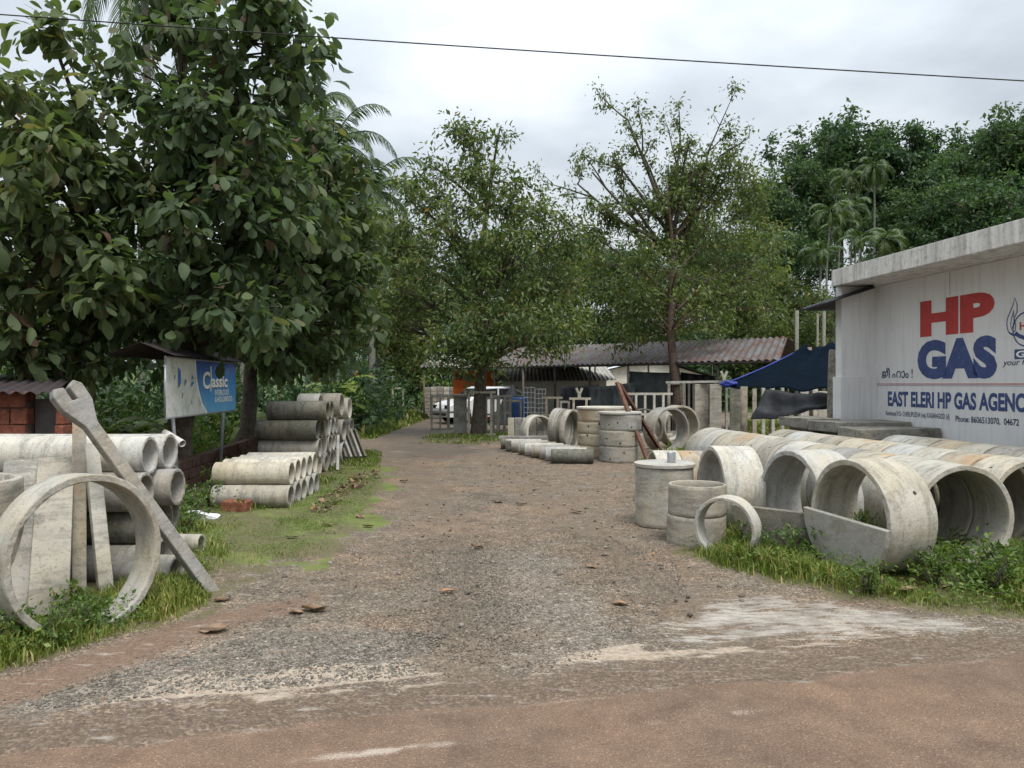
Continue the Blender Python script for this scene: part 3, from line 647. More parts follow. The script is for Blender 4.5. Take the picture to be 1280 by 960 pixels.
# white plastic litter
bm = bmesh.new(); bmesh.ops.create_icosphere(bm, subdivisions=3, radius=.1)
for v in bm.verts:
    q = v.co*9; f_ = 1+.5*math.sin(q.x*3+q.y*2)*math.cos(q.z*4)+.25*math.sin(q.y*9)
    v.co = Vector((v.co.x*1.7*f_, v.co.y*f_, v.co.z*.55*f_+.04))
me = bpy.data.meshes.new('plastic_bag'); bm.to_mesh(me); bm.free(); p = gp(252, 650)
tag(link('plastic_bag', me, M['litter'], M=Matrix.Translation(p)), 'crumpled white plastic bag in the weeds before the blue sign', 'litter')
# ---------- lettering helper
def text(s, name, mat, parent, origin, xd, width, height, off=.0, bold=0.0, ext=.0015, shear=0.0, nrm_off=.003):
    xd = Vector(xd).normalized(); yd = Vector((0, 0, 1)); zd = xd.cross(yd)
    cu = bpy.data.curves.new(name, 'FONT'); cu.body = s; cu.size = 1; cu.offset = bold; cu.extrude = 0; cu.shear = shear; cu.resolution_u = 4
    tmp = bpy.data.objects.new('tmp', cu); COL.objects.link(tmp)
    dg = bpy.context.evaluated_depsgraph_get(); dg.update()
    me = bpy.data.meshes.new_from_object(tmp.evaluated_get(dg)); bpy.data.objects.remove(tmp)
    n = len(me.vertices); a = np.zeros(n*3); me.vertices.foreach_get('co', a); a = a.reshape(-1, 3)
    mn, mx = a.min(0), a.max(0)
    a[:, 0] = (a[:, 0]-mn[0])/(mx[0]-mn[0])*width; a[:, 1] = (a[:, 1]-mn[1])/(mx[1]-mn[1])*height
    P = np.outer(a[:, 0], xd)+np.outer(a[:, 1], yd)+np.array(Vector(origin)+zd*nrm_off)
    me.vertices.foreach_set('co', P.ravel()); me.materials.clear(); me.name = name; me.update()
    o = link(name, me, mat)
    if parent is not None: o.parent = parent; o.matrix_parent_inverse = parent.matrix_world.inverted()
    return o
def flat(name, pts, mat, parent, frame, t=.002):
    """thin painted patch: polygon in a wall frame (origin, xd), points (s,z)"""
    o_, xd = frame; xd = Vector(xd).normalized(); zd = xd.cross(Vector((0, 0, 1)))
    mb = MB(); mb.add([Vector(o_)+xd*p[0]+Vector((0, 0, p[1]))+zd*t for p in pts], [tuple(range(len(pts)))])
    o = mb.build(name, mat)
    if parent is not None: o.parent = parent; o.matrix_parent_inverse = parent.matrix_world.inverted()
    return o
def line_strip(name, pts, w, mat, parent, frame, closed=False, t=.003):
    o_, xd = frame; xd = Vector(xd).normalized(); zd = xd.cross(Vector((0, 0, 1))); mb = MB(); n = len(pts)
    P = [Vector((p[0], p[1])) for p in pts]; V = []
    for i in range(n):
        a = P[(i-1) % n] if (closed or i > 0) else P[i]; b_ = P[(i+1) % n] if (closed or i < n-1) else P[i]
        d = (b_-a).normalized(); q = Vector((-d.y, d.x))*w/2
        V += [P[i]+q, P[i]-q]
    W_ = [Vector(o_)+xd*p.x+Vector((0, 0, p.y))+zd*t for p in V]
    fs = [(2*i, 2*i+1, (2*i+3) % (2*n), (2*i+2) % (2*n)) for i in range(n if closed else n-1)]
    mb.add(W_, fs); o = mb.build(name, mat)
    if parent is not None: o.parent = parent; o.matrix_parent_inverse = parent.matrix_world.inverted()
    return o

# ---------- white building on the right
D = Vector((.126, -1, 0)).normalized()           # along the wall towards the road
Nn = Vector((-D.y*-1, 0, 0))
NW = Vector((D.y, -D.x, 0))                       # outward, to the drive
def wpos(y): return Vector((WX(y), y, 0))
C0 = wpos(12.5)
def spx(px): return (12.5-7.56/((px-640)/950+.126))*math.hypot(1, .126)
m, nt, b = newmat('white_painted_wall'); g = coords(nt, 'Object', False)
st_ = N(nt, 'ShaderNodeMapping'); st_.inputs['Scale'].default_value = (9, 9, .6); L(nt, g, st_.inputs['Vector'])
a = ramp(nt, noise(nt, g, .9, 5), [(.3, (.60, .60, .605)), (.7, (.71, .71, .705))])
a = mixc(nt, math_(nt, 'MULTIPLY', ramp(nt, noise(nt, st_.outputs[0], 1.3, 6, .7), [(.50, 0), (.72, 1)]), .45), a, (.38, .375, .36))
a = mixc(nt, math_(nt, 'MULTIPLY', ramp(nt, noise(nt, g, 7, 7, .75), [(.6, 0), (.7, 1)]), .25), a, (.42, .4, .38))
L(nt, a, b.inputs['Base Color']); b.inputs['Roughness'].default_value = .8; bump(nt, b, noise(nt, g, 30, 5), .15, .01); M['wall_white'] = m
m, nt, b = newmat('weathered_fascia'); g = coords(nt, 'Object', False)
st_ = N(nt, 'ShaderNodeMapping'); st_.inputs['Scale'].default_value = (6, 6, .5); L(nt, g, st_.inputs['Vector'])
a = ramp(nt, noise(nt, st_.outputs[0], 1.6, 7, .72), [(.40, (.68, .67, .63)), (.56, (.50, .485, .45)), (.72, (.2, .19, .17))])
a = mixc(nt, math_(nt, 'MULTIPLY', ramp(nt, noise(nt, g, 11, 7, .75), [(.52, 0), (.66, 1)]), .5), a, (.12, .115, .1))
L(nt, a, b.inputs['Base Color']); b.inputs['Roughness'].default_value = .9; bump(nt, b, noise(nt, g, 22, 6, .7), .4, .015); M['fascia'] = m
bl = empty('white_building', tuple(C0)); bl.rotation_euler = (0, 0, math.atan2(D.y, D.x)); bpy.context.view_layer.update()
tag(bl, 'white single-storey building with flat concrete roof and large red and blue painted lettering', 'building')
# local frame: x along D (towards road), y to the right of it is outward? compute: local +y = rot90(D)
LY = Vector((-D.y, D.x, 0)); s_out = 1 if LY.dot(NW) > 0 else -1
def lb(x0, x1, o0, o1, z0, z1, bev=.0):          # box: along, outward, height
    mb = MB(); mb.box(((x0+x1)/2, s_out*(o0+o1)/2, (z0+z1)/2), (x1-x0, abs(o1-o0), z1-z0), bev=bev); return mb
LEN = 9.5
mb = lb(0, LEN, -6.0, 0, 0, 3.2); mb.build('wall', M['wall_white'], bl)
mb = lb(-.18, 0.002, -6.0, .60, 0, 3.195); pier = mb.build('pier', M['wall_white'], bl)
mb = lb(-.20, .04, .0, .64, 0, 1.72, .006); mb.build('pier_plinth', M['wall_white'], bl)
mb = lb(-.10, LEN+.6, -6.6, .72, 3.203, 3.47, .008); rf = mb.build('roof_slab', M['fascia'], bl)
# corrugated awning sheet
M['sheet'] = plain('corrugated_sheet', (.04, .043, .05), .55, .3, .3, 3, (.1, .08, .07), .4)
def corrug(c00, c10, c11, c01, nw, amp, mat, name, parent=None, th=.004):
    """sheet through four corners; waves run from edge 00-10 (across) ; ridges go 00->01"""
    c00, c10, c11, c01 = map(Vector, (c00, c10, c11, c01)); nrm = (c10-c00).cross(c01-c00).normalized(); k = nw*6; rows_ = 8
    V = []; 
    for side in (0, 1):
        for j in range(rows_+1):
            for i in range(k+1):
                u, v_ = i/k, j/rows_; p = (c00*(1-u)+c10*u)*(1-v_)+(c01*(1-u)+c11*u)*v_
                V.append(p+nrm*(amp*math.sin(2*math.pi*i/6)+side*-th+random.uniform(-.003, .003)*(j > 0)))
    n1_ = (k+1)*(rows_+1); fs = []
    for s in (0, 1):
        for j in range(rows_):
            for i in range(k):
                q = (s*n1_+j*(k+1)+i, s*n1_+j*(k+1)+i+1, s*n1_+(j+1)*(k+1)+i+1, s*n1_+(j+1)*(k+1)+i)
                fs.append(q if s == 0 else q[::-1])
    mb = MB(); mb.add(V, fs, True); 
    o = mb.build(name, mat)
    if parent is not None: o.parent = parent; o.matrix_parent_inverse = parent.matrix_world.inverted()
    return o
pa, pb = at(1092, 357, 12.25), at(1003, 386, 12.25)
pa2, pb2 = at(1096, 362, 13.9), at(1050, 387, 13.9)
aw = corrug(pa, pa2, pb2, pb, 12, .018, M['sheet'], 'awning_sheet', bl)
mb = MB(); mb.tube([pa+Vector((0, -.02, -.03)), pb+Vector((-.03, -.02, -.03))], .018, 8); mb.tube([pb+Vector((-.02, -.05, -.01)), pb2], .025, 8)
o = mb.build('awning_frame', M['sheet']); o.parent = bl; o.matrix_parent_inverse = bl.matrix_world.inverted()
# painted lettering
def WP(px, z): s = spx(px); return C0+D*s+Vector((0, 0, z)), s
def wtext(s_, name, mat, px0, px1, z0, z1, bold=0, **k):
    a0, s0 = WP(px0, z0); a1, s1 = WP(px1, z0)
    return text(s_, name, mat, bl, a0, D, s1-s0, z1-z0, bold=bold, **k)
wtext('HP', 'lettering', M['red_letter'], 1150.3, 1243.5, 2.30, 2.83, .06)
wtext('GAS', 'lettering', M['blue_letter'], 1147, 1246.5, 1.67, 2.245, .065)
wtext('EAST ELERI HP GAS AGENCY', 'lettering', M['blue_letter'], 1110, 1295, 1.245, 1.485, .042)
wtext('Kannivayal P.O- CHERUPUZHA (via) KASARAGOD (d)', 'lettering', M['navy_letter'], 1107.5, 1187, 1.075, 1.175, .008)
wtext('Phone: 8606513070,  04672', 'lettering', M['navy_letter'], 1194.5, 1274, 1.06, 1.16, .018)
try: wtext('ജീ ഹാം !', 'lettering', M['navy_letter'], 1102.5, 1141, 1.69, 1.86, .012)
except Exception as e: print('malayalam', e)
fr = (C0, D); s0 = spx(1095)
line_strip('painted_line', [(s0, 1.60), (LEN, 1.60)], .012, M['red_letter'], bl, fr); line_strip('painted_line', [(s0, 1.575), (LEN, 1.575)], .006, M['blue_letter'], bl, fr)
# round flame emblem with box
sL = spx(1258); u = .0101*.229                     # metres per zoom pixel
def E(x, y): return (sL+(x-865)*.229*.0136, 1.6+(480-(340+y*.229))*.0102)
fl = [E(910, 145), E(922, 185), E(922, 220), E(905, 260), E(915, 290), E(912, 320), E(893, 345), E(875, 322), E(868, 290), E(870, 255), E(885, 220), E(900, 185)]
line_strip('emblem', fl, .014, M['blue_letter'], bl, fr, True)
line_strip('emblem', [E(905, 210), E(895, 245), E(888, 285), E(893, 318), E(902, 290), E(908, 262), E(903, 240)], .012, M['blue_letter'], bl, fr, True)
line_strip('emblem', [E(878, 330), E(900, 345), E(915, 350)], .02, M['blue_letter'], bl, fr)
cx_, cz_ = E(968, 320); ra = .21
line_strip('emblem', [(cx_+ra*math.cos(a_/32*6.283), cz_+ra*math.sin(a_/32*6.283)) for a_ in range(32)], .018, M['blue_letter'], bl, fr, True)
line_strip('emblem', [E(912, 335), E(930, 352), E(950, 362), E(975, 372), E(1010, 372)], .05, M['blue_letter'], bl, fr)
a0 = C0+D*E(935, 320)[0]+Vector((0, 0, E(935, 322)[1])); text('HP', 'lettering', M['red_letter'], bl, a0, D, .22, .1, bold=.02, nrm_off=.004)
x0, z1 = E(908, 425); x1, z0 = E(1060, 478); flat('emblem_box', [(x0, z0), (x1, z0), (x1, z1), (x0, z1)], M['blue_letter'], bl, fr, .003)
text('GAS', 'lettering', M['white_letter'], bl, C0+D*(x0+.03)+Vector((0, 0, z0+.02)), D, x1-x0-.06, z1-z0-.04, bold=.03, nrm_off=.006)
x0, z0 = E(845, 520); text('your friendly gas', 'lettering', M['navy_letter'], bl, C0+D*x0+Vector((0, 0, z0)), D, .95, .1, bold=.005, shear=.3, nrm_off=.004)
# crack in the wall
line_strip('wall_crack', [(spx(1187), 3.19), (spx(1187.5), 3.1), (spx(1187), 3.0), (spx(1187.6), 2.93), (spx(1187.2), 2.86)], .007, M['hole'], bl, fr, t=.0015)
# weathered concrete trough / slab along the wall foot
mb = MB()
def wl(s0_, s1_, o0, o1, z0, z1, bev=.012, jit=.01):
    mb_ = MB(); n_ = 7
    mb_.box(((s0_+s1_)/2, s_out*(o0+o1)/2, (z0+z1)/2), (s1_-s0_, abs(o1-o0), z1-z0), bev=bev, jit=jit); return mb_
MW = bl.matrix_world.copy()
M['conc_weather'] = concrete('concrete_weathered', (.17, .165, .15), (.32, .31, .28), (.035, .035, .03), .8)
for k, (a0_, a1_, lab, z) in enumerate(((-.9, .1, 'weathered grey concrete slab at the far end beside the building pier', .90), (.12, .95, 'middle weathered slab of the raised ledge along the white wall', .88), (.97, 1.6, 'near broken slab of the raised ledge along the white wall', .82))):
    mb = wl(a0_, a1_, .68 if k == 0 else .02, 1.25, z-.02, z+.14); mb.box(((a0_+a1_)/2, s_out*.95, z/2-.02), ((a1_-a0_)*.8, .3, z-.02), bev=.01)
    o = mb.build('ledge_slab', M['conc_weather'], M=MW); tag(o, lab, 'concrete slab', 'weathered ledge slabs along the wall')
random.seed(5)
for k in range(4):
    mb = MB(); mb.box((1.9+k*.42, s_out*(.30+.1*(k % 2)), .80-.02*k), (.38, .26, .07), Matrix.Rotation(.0, 4, 'Z'), bev=.012, jit=.03)
    tag(mb.build('rubble_piece', M[('conc_dark', 'stone', 'conc_weather', 'conc_grey')[k]], M=MW), ('dark flat debris between the rings and the white wall, farthest piece', 'brown stone debris between the rings and the wall, second piece', 'grey flat debris between the rings and the wall, third piece', 'pale debris between the rings and the wall, nearest piece')[k], 'debris', 'debris along the wall foot')
# black ring and tarp by the pier
p = at(1012, 545, 13.4); place(ring_mesh('ring_mesh', .42, .04, .3, 48, (), 80), M['conc_dark'], 'well_ring', lying(p.x, 13.0, .42, 95), 'dark concrete ring behind the grey tarp at the far end of the ledge', 'concrete ring')
def cloth(name, grid, mat, th=.01):   # grid rows of points
    ny_, nx_ = len(grid), len(grid[0]); mb = MB(); V = [Vector(p) for r_ in grid for p in r_]
    mb.add(V, [(j*nx_+i, j*nx_+i+1, (j+1)*nx_+i+1, (j+1)*nx_+i) for j in range(ny_-1) for i in range(nx_-1)], True)
    o = mb.build(name, mat); md = o.modifiers.new('t', 'SOLIDIFY'); md.thickness = th; return o
def drape(name, c, mat, nu=24, nv=14, sag=.1, fold=.02, fr_=9, seed=0, th=.008):
    """bilinear sheet through corners c=[a(top left), b(top right), c(bottom right), d(bottom left)] with sag and folds"""
    a_, b_, c_, d_ = map(Vector, c); nr = (b_-a_).cross(d_-a_).normalized(); g_ = []
    for j in range(nv+1):
        r_ = []
        for i in range(nu+1):
            u_, v_ = i/nu, j/nv; p = (a_*(1-u_)+b_*u_)*(1-v_)+(d_*(1-u_)+c_*u_)*v_
            p = p+nr*(fold*math.sin(u_*fr_+seed+v_*2)+fold*.6*math.sin(u_*fr_*2.3+seed*2-v_*5)+fold*.4*math.sin(v_*11+seed)+fold*1.5*(fbm(np.array([u_*5+seed]), np.array([v_*4]), 3, seed)[0]-.5))
            p.z -= sag*4*u_*(1-u_)*(1 if j else .5)*.5+sag*2*v_*(1-v_)
            r_.append(p)
        g_.append(r_)
    return cloth(name, g_, mat, th)
o = drape('grey_tarp', [at(1025, 532, 12.2), at(1062, 535, 11.9), at(1056, 556, 11.6), at(1018, 552, 11.9)], M['greytarp'], sag=.02, fold=.03, seed=4)
tag(o, 'crumpled grey tarp hanging below the far end of the weathered ledge', 'tarp')

# ---------- overhead cable
mb = MB(); pts = []
for i in range(61):
    t_ = i/60; px = -700+2700*t_; z = 1.6+(480-(12+83*((px)/1280)))*9/950
    pts.append(((px-640)*9/950, 9+((px-640)/1000)*1.2*0, z-.10*(1-((px-640)/1350)**2)*1.0+.10*(640/1350)**2*0+.02))
mb.tube(pts, .0075, 6); tag(mb.build('overhead_cable', M['rubber']), 'single black overhead cable crossing the sky from left to right', 'cable')

# ---------- blue signboard
b0 = gp(235, 628); SD = Vector((-.07, 1, 0)).normalized(); SO = Vector((-4.70, 10.3, 0)); SL = 3.2
sg = empty('signboard', tuple(SO)); bpy.context.view_layer.update()
tag(sg, 'faded blue and white signboard on two thin poles under a small gabled roof', 'sign')
def keep(o, par): o.parent = par; o.matrix_parent_inverse = par.matrix_world.inverted(); return o
z0s, z1s = 1.6-42*10.3/950, 1.6+33*10.3/950
SN = SD.cross(Vector((0, 0, 1)))
mb = MB(); c_ = SO+SD*SL/2+Vector((0, 0, (z0s+z1s)/2)); MM = Matrix.Translation(c_) @ Matrix.Rotation(math.atan2(SD.y, SD.x), 4, 'Z')
mb.box((0, 0, 0), (SL, .03, z1s-z0s), MM)
m, nt, b = newmat('faded_sign_blue'); g = coords(nt, 'Object', False); sp_ = N(nt, 'ShaderNodeSeparateXYZ'); L(nt, g, sp_.inputs[0])
gr_ = ramp(nt, maprange(nt, sp_.outputs[2], z0s, z1s), [(0, (.10, .36, .58)), (.55, (.04, .20, .48)), (1, (.03, .07, .30))])
gr_ = mixc(nt, math_(nt, 'MULTIPLY', ramp(nt, noise(nt, g, 4, 7, .75), [(.5, 0), (.65, 1)]), .3), gr_, (.4, .5, .55)); L(nt, gr_, b.inputs['Base Color']); b.inputs['Roughness'].default_value = .5; M['sign_blue'] = m
M['sign_white'] = plain('peeling_sign_white', (.62, .64, .6), .6, 0, .1, 3, (.30, .32, .28), .55)
keep(mb.build('panel', M['sign_white']), sg)
fs_ = (SO+SN*.0155, SD); H_ = z1s-z0s
def SPt(u_, v_): return (u_*SL, z0s+v_*H_)
cur = [SPt(.36, 1.0), SPt(.365, .85), SPt(.38, .65), SPt(.41, .42), SPt(.46, .18), SPt(.53, .0)]
flat('blue_field', [SPt(.53, .004), SPt(.998, .004), SPt(.998, .996), SPt(.36, .996)]+cur[1:5], M['sign_blue'], sg, fs_, .002)
line_strip('blue_curve', [SPt(.35, 1), SPt(.365, .65), SPt(.395, .42), SPt(.445, .17), SPt(.515, 0)], .05, M['white_letter'], sg, fs_, t=.004)
so_ = lambda u_, v_: SO+SN*.0155+SD*(u_*SL)+Vector((0, 0, z0s+v_*H_))
text('C', 'lettering', M['white_letter'], sg, so_(.455, .46), SD, .108*SL, .34*H_, bold=.03, nrm_off=.006)
text('C', 'letter_shadow', M['dark_letter'], sg, so_(.46, .445), SD, .108*SL, .34*H_, bold=.045, nrm_off=.004)
text('assic', 'lettering', M['white_letter'], sg, so_(.585, .49), SD, .265*SL, .24*H_, bold=.03, nrm_off=.006)
text('assic', 'letter_shadow', M['dark_letter'], sg, so_(.59, .475), SD, .265*SL, .24*H_, bold=.045, nrm_off=.004)
line_strip('lettering', [SPt(.572, .42), SPt(.580, .7), SPt(.574, .90)], .045, M['white_letter'], sg, fs_, t=.006)
text('INTERLOCKS', 'lettering', M['white_letter'], sg, so_(.638, .335), SD, .227*SL, .11*H_, bold=.02, nrm_off=.006)
text('& HOLOBRICKS', 'lettering', M['white_letter'], sg, so_(.638, .195), SD, .294*SL, .11*H_, bold=.02, nrm_off=.006)
flat('star', [SPt(.775, .72), SPt(.787, .77), SPt(.81, .785), SPt(.787, .80), SPt(.775, .87), SPt(.763, .80), SPt(.74, .785), SPt(.763, .77)], M['white_letter'], sg, fs_, .005)
random.seed(9)
for k in range(11):
    u_ = random.uniform(.07, .38); v_ = random.choice((random.uniform(.5, .65), random.uniform(.05, .4))); flat('peeled_patch', [SPt(u_, v_), SPt(u_+random.uniform(.01, .03), v_+.01), SPt(u_+.025, v_+random.uniform(.04, .1)), SPt(u_+.01, v_+random.uniform(.05, .12))], M[('sign_blue', 'conc_grey', 'steel')[k % 3]], sg, fs_, .003)
flat('peeled_patch', [SPt(.13, .52), SPt(.17, .56), SPt(.165, .8), SPt(.13, .86)], M['sign_blue'], sg, fs_, .0025)
mb = MB()
for zz_ in (z0s-.012, z1s+.012): mb.tube([SO+Vector((0, 0, zz_)), SO+SD*SL+Vector((0, 0, zz_))], .014, 6)
for e in (0, SL): mb.tube([SO+SD*e+Vector((0, 0, z0s)), SO+SD*e+Vector((0, 0, z1s))], .014, 6)
keep(mb.build('panel_frame', M['steel']), sg)
for k in (0, 1):
    a_ = SO+SD*(.35+2.3*k)-SN*.03; mb = MB(); mb.tube([a_+Vector((-.02 if k else .14, -.1, 0)), a_+Vector((0, 0, z0s)), a_+Vector((0, 0, z1s))], .027, 10); keep(mb.build('pole', M['steel']), sg)
M['sign_roof'] = plain('dark_roof_sheet', (.045, .035, .038), .7, 0, .3, 5, (.1, .08, .07), .3)
rz = z1s+.03; e0, e1 = -.12, SL+.1
rid0, rid1 = SO+SD*e0-SN*.28+Vector((0, 0, rz+.17)), SO+SD*e1-SN*.28+Vector((0, 0, rz+.17))
corrug(SO+SD*e0+SN*.16+Vector((0, 0, rz)), SO+SD*e1+SN*.16+Vector((0, 0, rz)), rid1, rid0, 30, .008, M['sign_roof'], 'roof', sg)
corrug(rid0, rid1, SO+SD*e1-SN*.72+Vector((0, 0, rz)), SO+SD*e0-SN*.72+Vector((0, 0, rz)), 30, .008, M['sign_roof'], 'roof', sg)
# pvc pipe tied to the pole
a_ = SO+SD*.3; mb_m = ring_mesh('pvc', .05, .006, .42, 24, (), 91, lip=.001, wob=0)
o = link('pvc_pipe', mb_m, M['pvc']); o.matrix_world = Matrix.Translation(at(206, 541, 10.5)) @ frame_from(at(229, 555, 10.28)-at(206, 541, 10.5)).to_4x4(); tag(o, 'short white plastic pipe end fixed across the near sign pole', 'pipe')

# ---------- laterite hut and wall
def brickwall(name, p0, p1, h0, h1, th, mat, label, cat, bl_=.36, bh=.19, parent=None):
    p0, p1 = Vector(p0), Vector(p1); d = (p1-p0); Ln_ = d.length; d.normalize(); mb = MB(); ang = math.atan2(d.y, d.x); r = random.Random(4)
    nrow = int(math.ceil(max(h0, h1)/bh))
    for j in range(nrow):
        x = -(.5*bl_ if j % 2 else 0)
        while x < Ln_:
            x0_, x1_ = max(x, 0), min(x+bl_, Ln_)
            hh = h0+(h1-h0)*((x0_+x1_)/2/Ln_)
            if x1_-x0_ > .05 and (j+.6)*bh < hh:
                o_ = r.uniform(-.012, .012); c_ = (x0_+x1_)/2
                mb.box((c_, o_, (j+.5)*bh), (x1_-x0_-.014, th, bh-.014), Matrix.Translation(p0) @ Matrix.Rotation(ang, 4, 'Z'), bev=.012, jit=.008)
            x += bl_
    o = mb.build(name, mat); 
    if label: tag(o, label, cat)
    # mortar core
    mc = MB(); mc.box((Ln_/2, 0, min(h0, h1)/2-.02), (Ln_-.03, th-.05, min(h0, h1)-.05), Matrix.Translation(p0) @ Matrix.Rotation(ang, 4, 'Z'))
    c2 = mc.build('mortar', M['mortar']); keep(c2, o); return o
M['mortar'] = plain('mortar', (.10, .07, .055), .95, 0, .4, 8, bmp=.6)
M['laterite'] = plain('laterite_blocks', (.19, .065, .04), .95, 0, .45, 11, (.07, .035, .028), .6, 1.0)
M['laterite_wet'] = plain('dark_laterite', (.075, .038, .028), .9, 0, .45, 7, (.04, .05, .025), .6, 1.0)
hut = empty('laterite_hut', (-5.9, 8.6, 0)); bpy.context.view_layer.update()
tag(hut, 'low hut of red laterite blocks under a dark sheet roof behind the left pipes', 'hut')
o = brickwall('wall', (-8.5, 8.6, 0), (-5.42, 8.6, 0), 1.45, 1.45, .2, M['laterite'], None, None); keep(o, hut)
o = brickwall('wall', (-5.12, 8.6, 0), (-5.02, 8.6, 0), 1.45, 1.45, .2, M['laterite'], None, None); keep(o, hut)
o = brickwall('wall', (-5.06, 8.74, 0), (-6.5, 10.9, 0), 1.45, 1.45, .2, M['laterite'], None, None); keep(o, hut)
mb = MB(); mb.box((-5.27, 8.64, .72), (.28, .04, 1.42)); keep(mb.build('door', plain('hut_door', (.07, .062, .06), .8)), hut)
corrug((-8.9, 8.3, 1.54), (-5.0, 8.3, 1.50), (-6.4, 11.1, 1.72), (-9.9, 11.1, 1.75), 26, .018, M['sign_roof'], 'roof', hut)
wallp = [(-4.75, 9.7), (-5.05, 12.2), (-5.35, 14.6), (-5.6, 17.2)]
bw = empty('boundary_wall', (-4.75, 9.7, 0)); bpy.context.view_layer.update(); tag(bw, 'low dark laterite boundary wall running back behind the sign poles', 'wall')
for k in range(3):
    a_, b_ = wallp[k], wallp[k+1]; o = brickwall('wall_run', a_+(0,), b_+(0,), .46, .46, .16, M['laterite_wet'], None, None, .4, .155); keep(o, bw)
mb = MB(); mb.box((-4.78, 9.58, .29), (.2, .2, .58), bev=.01); keep(mb.build('end_post', M['laterite']), bw)
mb = MB(); mb.box((-5.9, 9.6, .78), (1.3, .4, .05), bev=.01); mb.box((-5.9, 9.6, .38), (1.1, .3, .74), bev=.01)
tag(mb.build('stone_bench', M['conc_weather']), 'grey flat slab ledge behind the near left pipes', 'concrete slab')

# ---------- rusted long shed
m, nt, b = newmat('rusted_roof'); g = coords(nt, 'Object', False)
gm = N(nt, 'ShaderNodeMapping'); gm.inputs['Scale'].default_value = (2.2, 2.2, .4); L(nt, g, gm.inputs['Vector'])
a = ramp(nt, noise(nt, gm.outputs[0], 1.5, 6, .7), [(.36, (.12, .12, .125)), (.5, (.085, .072, .068)), (.6, (.10, .05, .036)), (.72, (.055, .032, .027))])
L(nt, a, b.inputs['Base Color']); b.inputs['Roughness'].default_value = .8; M['rust_roof'] = m
sh = empty('rusted_shed', (4.0, 26, 0)); bpy.context.view_layer.update(); tag(sh, 'long open shed with rusted corrugated roof on thin dark posts across the yard', 'shed')
e0 = Vector((.0, 30.6, 2.32)); e1 = at(975, 449.5, 21.8); r0 = Vector((1.6, 33.2, 3.25)); r1 = at(985, 421, 24.0)
e0 = e0+(e0-e1)*.30; r0 = r0+(r0-r1)*.24
o = corrug(e0, e1, r1, r0, 62, .028, M['rust_roof'], 'roof', sh)
bk0, bk1 = r0+Vector((1.5, 2.4, -.8)), r1+Vector((1.5, 1.6, -.75)); corrug(r0, r1, bk1, bk0, 62, .028, M['rust_roof'], 'roof', sh)
mb = MB(); mb.tube([e0+Vector((0, .05, -.06)), e1+Vector((0, .05, -.06))], .035, 6); mb.tube([r0+Vector((0, 0, -.06)), r1+Vector((0, 0, -.06))], .035, 6); mb.tube([e1+Vector((-.1, .05, -.06)), r1+Vector((-.1, 0, -.06))], .03, 6)
keep(mb.build('roof_frame', M['hole']), sh)
for k in range(9):
    t_ = .04+k*.118; p = e0.lerp(e1, t_)+Vector((0, .1, 0)); mb = MB(); mb.tube([(p.x, p.y, 0), (p.x, p.y, p.z-.07)], .04, 8); keep(mb.build('post', M['wood' if k % 3 == 2 else 'hole']), sh)
for k in range(5):
    t_ = .05+k*.22; p = bk0.lerp(bk1, t_); mb = MB(); mb.tube([(p.x, p.y, 0), (p.x, p.y, p.z-.05)], .04, 8); keep(mb.build('post', M['wood']), sh)

# ---------- cream building with grey tiled roof
M['asb'] = plain('grey_asbestos_roof', (.30, .29, .26), .9, 0, .25, 3, (.12, .11, .09), .5)
hb = empty('cream_outbuilding', (2.0, 33.5, 0)); bpy.context.view_layer.update(); tag(hb, 'cream outbuilding with grey corrugated roof behind the drum and lattices', 'building')
mb = MB(); mb.box((1.9, 35.5, .9), (4.6, 3.4, 1.8)); keep(mb.build('wall', M['cream_wall']), hb)
corrug((-.9, 33.4, 1.72), (4.6, 33.4, 1.78), (4.4, 35.6, 2.45), (-.7, 35.6, 2.4), 30, .03, M['asb'], 'roof', hb)
mb = MB(); mb.box((2.6, 33.79, 1.2), (.7, .03, .6)); mb.box((-.0, 33.79, 1.2), (.5, .03, .5)); keep(mb.build('window', M['glass']), hb)
wb = empty('white_roofed_hall', (5.2, 36, 0)); bpy.context.view_layer.update(); tag(wb, 'pale hall with shallow white sheet roof seen under the rusted shed', 'building')
mb = MB(); mb.prism([(3.0, 0), (9.6, 0), (9.6, 1.95), (7.0, 2.75), (3.0, 1.95)], 6, Matrix.Translation((0, 43, 0)) @ Matrix.Rotation(R(90), 4, 'X')); keep(mb.build('wall', M['cream_wall']), wb)
corrug((2.7, 36.7, 1.9), (2.7, 43.2, 1.9), (7.0, 43.2, 2.85), (7.0, 36.7, 2.85), 20, .02, plain('white_sheet_roof', (.6, .66, .72), .5, 0, .1, 2), 'roof', wb)
corrug((7.0, 36.7, 2.85), (7.0, 43.2, 2.85), (10.0, 43.2, 1.9), (10.0, 36.7, 1.9), 20, .02, M['sheet'], 'roof', wb)
# orange kiosk
ok = empty('orange_kiosk', (-2, 34, 0)); bpy.context.view_layer.update(); tag(ok, 'orange painted stall with dark lettering and grey sheet roof behind the first tree', 'stall')
mb = MB(); mb.box((-1.65, 35.2, 1.1), (2.0, 2.0, 2.2)); keep(mb.build('wall', M['orange']), ok)
text('KAMCO', 'lettering', M['dark_letter'], ok, Vector((-2.55, 34.19, 1.78)), (1, 0, 0), 1.35, .3, bold=.03, nrm_off=.008)
corrug((-4.1, 33.5, 2.35), (-.5, 33.5, 2.35), (-.7, 36.6, 3.1), (-3.8, 36.6, 3.1), 20, .03, M['asb'], 'roof', ok)
for x_ in (-3.9, -.7): mb = MB(); mb.tube([(x_, 33.7, 0), (x_, 33.7, 2.35)], .04, 8); keep(mb.build('post', M['wood']), ok)
